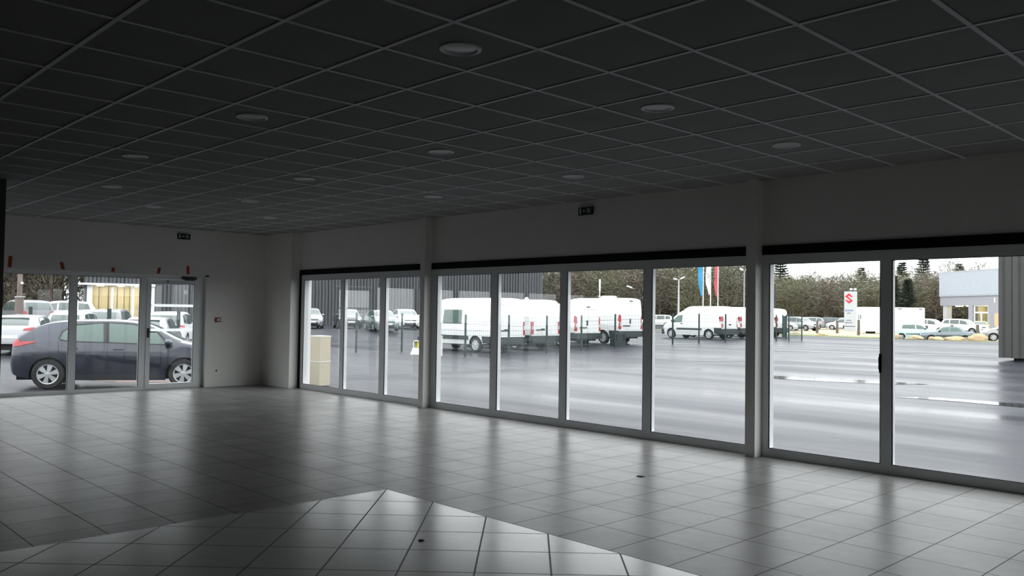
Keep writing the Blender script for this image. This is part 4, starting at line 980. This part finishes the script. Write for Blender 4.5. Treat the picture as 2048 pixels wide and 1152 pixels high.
# flag poles
def flag(label, x, y, clothm, z0, z1, wid, side, phase, mark=False):
    t = thing('flag_pole', label, 'flag', (x, y, zg(x, y)), R(33), 'three advertising flags')
    m = MB(); m.tube([(0, 0, -.05), (0, 0, z1 + .3)], [.075, .055], 10); obj('pole', m, M['white'], t, smooth=True, angle=60)
    m = MB(); nz, nx = 26, 8; o_ = []
    for i in range(nz + 1):
        f = i / nz; z = z0 + (z1 - z0) * f
        tap = wid * (.35 + .65 * min(1, f * 3.2)) if side < 0 else wid * (.5 + .5 * min(1, (1 - f) * 1.4 + .15))
        for j in range(nx + 1):
            g = j / nx; xx = side * (.07 + tap * g) + .05 * sin(7 * f + phase); yy = .10 * sin(5 * g + 6 * f + phase) * g + .06 * sin(11 * f + phase)
            m.v.append((xx, yy, z - .25 * g * (1 - f)))
    for i in range(nz):
        for j in range(nx): a = i * (nx + 1) + j; m.f.append([a, a + 1, a + nx + 2, a + nx + 1]); m.m.append(0)
    o = obj('flag_cloth', m, clothm, t, smooth=True, angle=60); md = o.modifiers.new('thick', 'SOLIDIFY'); md.thickness = .012
    if mark:
        m = MB()
        for k, (a, b) in enumerate(((-.50, -.36), (-.30, -.18), (-.46, -.30))): m.box(a, b, -.19, -.17, 7.35 - .22 * k, 7.5 - .22 * k)
        obj('flag_mark', m, M['greymark'], t)
    return t
flag('blue flag hanging from the left pole of three above the delivery van', -50.68, 92.15, M['blueflag'], 4.5, 9.5, .62, -1, 0)
flag('white flag hanging from the middle pole of three above the delivery van', -49.84, 92.7, M['whiteflag'], 4.7, 9.5, .55, -1, 1.5, True)
flag('red flag hanging from the right pole of three above the delivery van', -49.0, 93.24, M['redflag'], 4.4, 9.5, .42, -1, 3.2)

# street lamps
def street_lamp(label, x, y, h, heads, pm, az, rad=.07):
    t = thing('street_lamp', label, 'street lamp', (x, y, zg(x, y)), R(az), 'street lamps in the car parks')
    m = MB(); m.tube([(0, 0, -.05), (0, 0, .4), (0, 0, h)], [rad * 1.3, rad * 1.2, rad * .7], 10); obj('pole', m, pm, t, smooth=True, angle=60)
    for sx, tilt in heads:
        m = MB(); A = Matrix.Translation((0, 0, h)) @ Matrix.Rotation(R(tilt), 4, 'Y')
        m.box(0, sx * .55, -.03, .03, -.02, .02, 0, A); m.prism([(sx * .3, -.2), (sx * 1.0, -.17), (sx * 1.05, 0), (sx * 1.0, .17), (sx * .3, .2)], -.06, .12, 0, A)
        obj('lamp_head', m, M['lamphead'], t)
    return t
street_lamp('pale street lamp pole left of the flags', -49.44, 84.54, 6.3, [(.8, -25), (-.7, 10)], M['metalpole'], 35, .13)
street_lamp('street lamp head on a dark pole above the fourth van', -46.13, 70.83, 4.65, [(-.9, 20)], M['greenpost'], 38, .05)
street_lamp('street lamp beside the boxed post, head high by the window head', -30.68, 69.29, 6.3, [(.5, -20), (-.5, 25)], M['metalpole'], 30, .05)
street_lamp('street lamp with a white head right of the boxed post', -25.62, 66.42, 4.85, [(-.75, 22)], M['greenpost'], 28, .05)
t = thing('antenna_mast', 'thin white mast with a thicker top standing behind the vans', 'mast', (-23.43, 37.74, zg(-23.43, 37.74)))
m = MB(); m.tube([(0, 0, -.02), (0, 0, 3.25)], .035, 8); obj('mast', m, M['white'], t); m = MB(); m.tube([(0, 0, 3.25), (0, 0, 4.08)], .065, 10); obj('mast_top', m, M['white'], t)
m = MB(); m.box(-.16, .02, -.02, .02, 2.86, 2.90); m.box(-.18, .02, -.02, .02, 2.62, 2.65); obj('bracket', m, M['white'], t)
# utility pole on the left
t = thing('utility_pole', 'brown wooden utility pole with a pale box in front of the grey estate', 'pole', (-23.7, 1.25, zg(-23.7, 1.25)))
m = MB(); m.tube([(0, 0, -.05), (0, 0, 2.2), (0, 0, 2.21), (0, 0, 7)], [.17, .165, .10, .08], 12); obj('pole', m, M['trunkpink'], t, smooth=True, angle=40)
m = MB(); m.box(.1, .22, -.13, .05, 1.28, 1.46); obj('pole_box', m, M['metalpole'], t)
m = MB(); m.tube([(0, .02, 2.15), (0, .02, 2.19)], .2, 14); obj('band', m, M['metalpole'], t)
bm = bmesh.new(); bmesh.ops.create_uvsphere(bm, u_segments=14, v_segments=8, radius=.055); me = bpy.data.meshes.new('globe'); bm.to_mesh(me); bm.free(); me.materials.append(M['white']); link('globe_lamp', me, t, (.12, .05, 2.73))

# corrugated block near the right bay
t = thing('corrugated_block', 'grey brown corrugated metal building end at the right edge', 'building', (4.8, 28.35, zg(4.8, 28.35)))
m = MB(); n = 0; xx = 0; prof = []
while xx < 8.0:
    prof += [(xx, 0), (xx + .12, 0), (xx + .20, .09), (xx + .42, .09), (xx + .50, 0)]; xx += .55
prof.append((8.2, 0))
for x, y in prof: m.v += [(x, y, .13), (x, y, 5.6)]
k = len(prof); m.v += [(8.2, 6, .13), (8.2, 6, 5.6), (0, 6, .13), (0, 6, 5.6)]; k += 2
for i in range(k): j = (i + 1) % k; m.f.append([2 * i, 2 * j, 2 * j + 1, 2 * i + 1]); m.m.append(0)
m.f += [[2 * i for i in range(k)], [2 * i + 1 for i in range(k)]]; m.m += [0, 0]
obj('cladding', m, M['greyclad'], t)
m = MB(); m.box(.45, 8.0, .3, 5.9, -.05, .13); obj('plinth', m, M['under'], t)
m = MB(); m.box(-.06, 8.2, -.05, 6, 5.6, 5.75); obj('coping', m, M['greyclad'], t)

# dark showroom opposite (x along the facade, -y towards us)
t = thing('showroom_building', 'long anthracite clad showroom with a lit glazed corner', 'building', (-51.33, 36.18, .15), R(70))
S0, S1, HB = -23.17, 18.97, 9.0
def corr(x0_, x1_, z0_, z1_, pitch=.30, dep=.012, y=0.):
    m = MB(); k = int((x1_ - x0_) / pitch); o = 0
    for i in range(k):
        a = x0_ + i * pitch
        for x, d_ in ((a, 0), (a + pitch * .45, 0), (a + pitch * .55, -dep), (a + pitch * .9, -dep)): m.v += [(x, y + d_, z0_), (x, y + d_, z1_)]
    m.v += [(x1_, y, z0_), (x1_, y, z1_)]
    for i in range(len(m.v) // 2 - 1): m.f.append([2 * i, 2 * i + 2, 2 * i + 3, 2 * i + 1]); m.m.append(0)
    return m
m = corr(S0, S1, 3.3, HB); m2 = corr(-17.75, S1, -.1, 3.3); m.add(m2.v, m2.f)
m.box(-17.75, S1, .0, 12, -.1, HB - .05); m.box(S0, -17.75, .0, 12, 3.32, HB - .05); m.box(S0, -22.9, -.02, .3, -.1, 3.3)
obj('cladding', m, M['cladding'], t)
m = MB(); m.box(S0 - .05, S1 + .05, -.08, 12.05, HB - .05, HB + .25); obj('coping', m, M['cladding'], t)
m = MB(); m.box(-23.6, -17.7, -.45, .3, 3.12, 3.28); obj('canopy', m, M['strip'], t)
for a, b in ((-22.9, -22.5), (-21.1, -20.93), (-19.5, -19.33), (-18.12, -17.75)):
    m = MB(); m.box(a, b, -.06, .3, -.1, 3.12); obj('column', m, M['strip'], t)
m = MB(); m.box(S0, S0 + .2, .3, 6, -.1, 3.3); m.box(-22.97, -19.0, 4, 4.2, -.1, 3.3); m.box(-19.0, -18.9, 3.6, 4.2, -.1, 3.3); m.box(-18.9, -17.75, 3.9, 4.2, -.1, 3.3); m.box(-22.97, -17.75, .3, 6, 3.16, 3.32); m.box(-22.97, -17.75, 0, 6, -.12, -.02)
obj('interior', m, M['cream'], t)
m = MB()
for a in (-22.2, -21.45, -20.75, -20.2, -19.75): m.box(a, a + .07, 3.96, 4.0, 0, 3.1)
m.box(-18.95, -17.8, 3.8, 3.9, 0, 2.9)
obj('panel_joint', m, M['wood'], t)
M['lampon'] = mat('lit ceiling lamp', (1, 1, 1), .5, emit=(1, .86, .6), estr=34)
for a in (-22.0, -20.4, -19.3, -18.4):
    for b in (1.0, 2.6):
        m = MB(); m.lathe([(.24, 3.10), (.24, 3.16), (.001, 3.16), (.001, 3.10)], 18, c=(a, b, 0)); obj('ceiling_lamp', m, M['lampon'], t)
m = MB(); m.box(-20.9, -18.15, -.3, -.27, 1.02, 1.06); m.box(-20.9, -18.15, -.3, -.27, .5, .53)
for a in (-20.9, -20.2, -18.2): m.box(a - .02, a + .02, -.3, -.26, -.1, 1.05)
obj('railing', m, M['metalpole'], t)
m = MB(); m.box(-22.5, -18.12, .05, .058, 0, 3.12); obj('pane', m, M['glass'], t)

# grey dealership on the right
t = thing('dealership_building', 'pale blue and grey dealership with glass doors beyond the far yard', 'building', (-29.37, 120.38, -.12), R(-36))
m = corr(0, 15, 4.85, 8.3, .35, .04, -.12); m.box(0, 15, -.11, 9, 4.85, 8.28); obj('cladding', m, M['lightblue'], t)
m = MB(); m.box(-.04, 15, -.16, 9, 4.98, 5.06); m.box(-.04, 15, -.16, 9, 8.26, 8.36); obj('edge_trim', m, M['metalpole'], t)
m = MB(); m.box(.05, 15, .0, 9, 3.55, 4.85); m.box(9.95, 15, .0, 9, -.1, 3.55); m.box(6.2, 7.05, -.1, .7, -.1, 3.6); obj('render_wall', m, M['lilac'], t)
m = MB(); m.box(.55, 1.35, .1, .9, -.1, 3.55); obj('pillar', m, M['pylon'], t)
m = MB(); m.box(7.05, 9.95, 5.0, 5.2, -.1, 3.55); m.box(6.9, 7.05, .7, 5.2, -.1, 3.55); obj('interior_wall', m, M['cream'], t)
d = MB()
for a, b, c, e in ((7.08, 9.92, 3.45, 3.55), (7.08, 9.92, 2.50, 2.68), (7.08, 7.22, 0, 3.5), (9.78, 9.92, 0, 3.5), (8.4, 8.62, 0, 2.55), (7.2, 8.4, 0, .2), (8.6, 9.8, 0, .2), (7.2, 8.4, 1.25, 1.33), (8.6, 9.8, 1.25, 1.33)): d.box(a, b, .08, .2, c, e)
obj('door_frame', d, M['strip'], t)
m = MB(); m.box(7.2, 9.8, .12, .13, .1, 3.5); obj('pane', m, M['glass'], t)
for a, b in ((2.0, 3.4), (4.2, 5.6), (7.6, 9.2)):
    m = MB(); m.box(a, b, 1.0, 1.2, 3.47, 3.545); obj('ceiling_lamp', m, M['lampon'], t)
m = MB(); m.box(11.1, 11.3, -.03, 0, 3.9, 4.55); obj('wall_sign', m, M['strip'], t)  # small white sign on the grey fascia, not a lamp
m = MB(); m.box(11.2, 11.9, -.04, 0, .8, 2.5); obj('orange_panel', m, mat('pale orange panel', (.75, .48, .28), .6), t)

# ---------------------------------------------------------------- woods
def sliver(mb, p, d_, L, w):
    d_ = d_.normalized(); s_ = d_.cross(Vector((random.uniform(-1, 1), random.uniform(-1, 1), random.uniform(-1, 1)))).normalized() * w
    o = len(mb.v); q = p + d_ * L
    mb.v += [tuple(p - s_), tuple(p + s_), tuple(q + s_ * .3), tuple(q - s_ * .3)]; mb.f.append([o, o + 1, o + 2, o + 3]); mb.m.append(0)
def bare_tree(seed, h, rx, n, twig, bark):
    random.seed(seed); t = MB(); c = MB()
    t.tube([(0, 0, -.2), (.05, .02, h * .25), (-.05, .06, h * .5), (.08, 0, h * .8)], [.20, .16, .11, .04], 7)
    for k in range(9):
        a = random.uniform(0, 6.28); z0_ = h * random.uniform(.22, .62); l = h * random.uniform(.22, .36); up = random.uniform(.5, 1.3)
        p = Vector((0, 0, z0_)); dd = Vector((cos(a), sin(a), up)).normalized()
        t.tube([p, p + dd * l * .5, p + dd * l + Vector((0, 0, l * .15))], [.07, .045, .015], 5, caps=False)
    for i in range(n):
        u = random.random() ** .6; a = random.uniform(0, 6.28); zz = random.uniform(-1, 1)
        rr = sqrt(1 - zz * zz) * u
        p = Vector((rx * rr * cos(a), rx * rr * sin(a), h * .55 + h * .40 * zz * (u ** .5)))
        d_ = Vector((p.x * .6 + random.uniform(-1, 1), p.y * .6 + random.uniform(-1, 1), random.uniform(-.3, 1.6)))
        sliver(c, p, d_, random.uniform(.4, 1.2), random.uniform(.018, .05))
    return t.mesh('trunk', [bark], False, fix=False), c.mesh('crown', [twig], False, fix=False)
KT = [bare_tree(1, 11.5, 2.6, 1500, M['twig1'], M['bark']), bare_tree(2, 10.6, 3.0, 1600, M['twig2'], M['bark']), bare_tree(3, 12.0, 2.4, 1400, M['twig3'], M['bark']), bare_tree(4, 11.0, 2.8, 1500, M['twig2'], M['bark']), bare_tree(5, 9.8, 3.0, 1500, M['twig1'], M['bark'])]
def plant(kind, x, y, rz, sc, label, group, twig=None, bark=None):
    e = thing('bare_tree', label, 'tree', (x, y, min(zg(x, y), -.05)), rz, group, sc)
    for nm, me, mm in (('trunk', KT[kind][0], bark), ('crown', KT[kind][1], twig)):
        o = link(nm, me, e)
        if mm: o.material_slots[0].link = 'OBJECT'; o.material_slots[0].material = mm
    return e
rnd = random.Random(11)
P0_, P1_ = Vector((-101, 92)), Vector((-24, 143)); dl = (P1_ - P0_); LW_ = dl.length; du = dl / LW_; dn = Vector((-du.y, du.x))
lab_r = 'bare brown woodland tree in the dense line behind the car parks'
s_ = 0
while s_ < LW_:
    f = s_ / LW_
    for row in range(2):
        p = P0_ + du * (s_ + rnd.uniform(-.7, .7) + row * 1.2) + dn * (row * 5.0 + rnd.uniform(-1.5, 1.5))
        hs = (1.32 if f < .50 else 1.32 - .44 * ss(.50, .60, f) + .12 * ss(.74, .86, f)) * rnd.uniform(.92, 1.07)
        if row == 0: hs *= .86
        plant(rnd.randrange(5), p.x, p.y, rnd.uniform(0, 6.28), (1.08, 1.08, hs), lab_r, 'bare trees of the wood')
    s_ += 2.7
lab_l = 'bare woodland tree with pale trunk beyond the cars outside the left windows'
for k in range(23):
    for row in range(2):
        y = -34 + 2.6 * k + rnd.uniform(-.7, .7); x = -70 - 5 * row - .1 * k + rnd.uniform(-1.5, 1.5)
        plant(rnd.randrange(5), x, y, rnd.uniform(0, 6.28), (1, 1, 1.25), lab_l, 'bare trees beyond the left yard', None, M['trunkpink'])
def conifer(seed, h, rx, bare):
    random.seed(seed); t = MB(); c = MB(); t.tube([(0, 0, -.2), (0, 0, h * .98)], [.22, .03], 8)
    z = h * bare
    while z < h:
        f = (z - h * bare) / (h * (1 - bare)); rr = rx * (1 - f) ** .8 + .15; nb = 16
        for k in range(nb):
            a = random.uniform(0, 6.28); dirv = Vector((cos(a), sin(a), -.12 + .5 * f)); l = rr * random.uniform(.7, 1.1)
            for q in range(12):
                p = Vector((0, 0, z)) + dirv * l * (q / 12); sliver(c, p, Vector((dirv.x + random.uniform(-.9, .9), dirv.y + random.uniform(-.9, .9), random.uniform(-.35, .35))), random.uniform(.3, .7), .075)
        z += h * .035
    return t.mesh('trunk', [M['bark']], fix=False), c.mesh('crown', [M['needle']], fix=False)
CF = [conifer(21, 11.5, 2.2, .35), conifer(22, 8.5, 1.9, .05)]
def fir(kind, x, y, sc, label):
    e = thing('conifer_tree', label, 'tree', (x, y, -.1), x, 'dark conifers of the wood', sc)
    link('trunk', CF[kind][0], e); link('crown', CF[kind][1], e)
for a in ((0, -62.5, 135.5, 1.12, 'dark conifer at the top of the wood, right of the boxed post'), (0, -45.1, 147.0, 1.02, 'dark conifer standing above the treeline, left of the tallest one over the white box body'),
          (0, -41.2, 146.5, 1.10, 'tallest dark conifer above the treeline, left of the dealership roof'), (0, -52.0, 146, .95, 'small dark conifer tip above the treeline behind the last mullion'),
          (0, -36.0, 148.5, .98, 'dark conifer tip above the dealership roof'),
          (1, -35.6, 119.5, .92, 'bushy dark green conifer in front of the wood, left of its twin by the dealership'), (1, -33.8, 120.2, .86, 'bushy dark green conifer in front of the wood, nearest the dealership')): fir(*a)
# the unbroken thicket that fills the wood behind and below the front trees
random.seed(5); m = MB()
for i in range(20000):
    s1 = random.uniform(-4, LW_ + 8); b = random.uniform(8, 15); f = s1 / LW_
    hm = (12.0 if f < .50 else 12.0 - 3.2 * ss(.50, .60, f)); p2 = P0_ + du * s1 + dn * b
    z = hm * random.random() ** 1.1 * (.7 + .3 * ss(8, 12, b))
    sliver(m, Vector((p2.x, p2.y, z - .1)), Vector((random.uniform(-1, 1), random.uniform(-1, 1), random.uniform(-.2, 1.4))), random.uniform(.7, 1.8), random.uniform(.05, .13))
o = obj('woodland_thicket', m, M['scrub'], fix=False); tag(o, 'brown and olive thicket filling the wood behind the front trees', 'thicket', None, 'stuff')
m = MB()
for i in range(9000):
    p2 = Vector((random.uniform(-86, -78), random.uniform(-38, 34)))
    sliver(m, Vector((p2.x, p2.y, 9.5 * random.random() ** 1.1 - .1)), Vector((random.uniform(-1, 1), random.uniform(-1, 1), random.uniform(-.2, 1.4))), random.uniform(.7, 1.8), random.uniform(.05, .13))
o = obj('woodland_thicket', m, M['scrub'], fix=False); tag(o, 'dark thicket behind the cars outside the left windows', 'thicket', None, 'stuff')
def bank(pts, h, dep, nrm):
    m = MB(); n = len(pts)
    for i, (x, y) in enumerate(pts):
        for dd, hh in ((0, -.3), (dep * .3, h * .6), (dep, h * (1 + .06 * sin(i * 1.7))), (dep + 12, h), (dep + 16, -.3)): m.v.append((x + nrm[0] * dd, y + nrm[1] * dd, hh))
    for i in range(n - 1):
        for j in range(4): a = i * 5 + j; m.f.append([a, a + 1, a + 6, a + 5]); m.m.append(0)
    return m
q = [P0_ + du * (-14 + k * 6) + dn * 15 for k in range(22)]
o = obj('hillside', bank([(v.x, v.y) for v in q], 8.2, 5, (dn.x, dn.y)), M['bank'], smooth=True, fix=False); tag(o, kind='structure')
o = obj('hillside', bank([(-87, -45 + 6 * k) for k in range(12)], 9, 5, (-1, 0)), M['bank'], smooth=True, fix=False); tag(o, kind='structure')

# ---------------------------------------------------------------- light, camera
w = bpy.data.worlds.new('overcast'); SC.world = w; w.use_nodes = True; nt = w.node_tree
bg = nt.nodes['Background']; bg.inputs['Strength'].default_value = 3.25
tc = nt.nodes.new('ShaderNodeTexCoord'); sp = nt.nodes.new('ShaderNodeSeparateXYZ'); nt.links.new(tc.outputs['Generated'], sp.inputs[0])
rmp = nt.nodes.new('ShaderNodeValToRGB'); nt.links.new(sp.outputs['Z'], rmp.inputs['Fac'])
rmp.color_ramp.elements[0].position = 0; rmp.color_ramp.elements[0].color = (.82, .825, .84, 1)
rmp.color_ramp.elements[1].position = 1; rmp.color_ramp.elements[1].color = (1.27, 1.28, 1.30, 1)
nt.links.new(rmp.outputs[0], bg.inputs['Color'])

cam = bpy.data.cameras.new('camera'); co = bpy.data.objects.new('camera', cam); COL.objects.link(co); SC.camera = co
yaw, pit, rol = R(136.19338), R(1.70791), R(.85424)
f = Vector((cos(yaw) * cos(pit), sin(yaw) * cos(pit), sin(pit))); r_ = Vector((sin(yaw), -cos(yaw), 0)); u_ = r_.cross(f)
r2 = r_ * cos(rol) + u_ * sin(rol); u2 = u_ * cos(rol) - r_ * sin(rol)
mw = Matrix((( r2.x, u2.x, -f.x, 15.316), (r2.y, u2.y, -f.y, -8.070), (r2.z, u2.z, -f.z, 1.4643), (0, 0, 0, 1)))
co.matrix_world = mw; cam.sensor_width = 36; cam.lens = 1680 / 2048 * 36; cam.clip_start = .05; cam.clip_end = 600
vs = SC.view_settings; vs.view_transform = 'Standard'; vs.look = 'None'; vs.exposure = .2; vs.gamma = 1; vs.use_curve_mapping = False
try:
    SC.cycles.use_denoising = True; SC.cycles.transparent_max_bounces = 16; SC.cycles.max_bounces = 10; SC.cycles.diffuse_bounces = 6
    SC.cycles.caustics_reflective = False; SC.cycles.caustics_refractive = False; SC.cycles.sample_clamp_indirect = 8
except Exception: pass
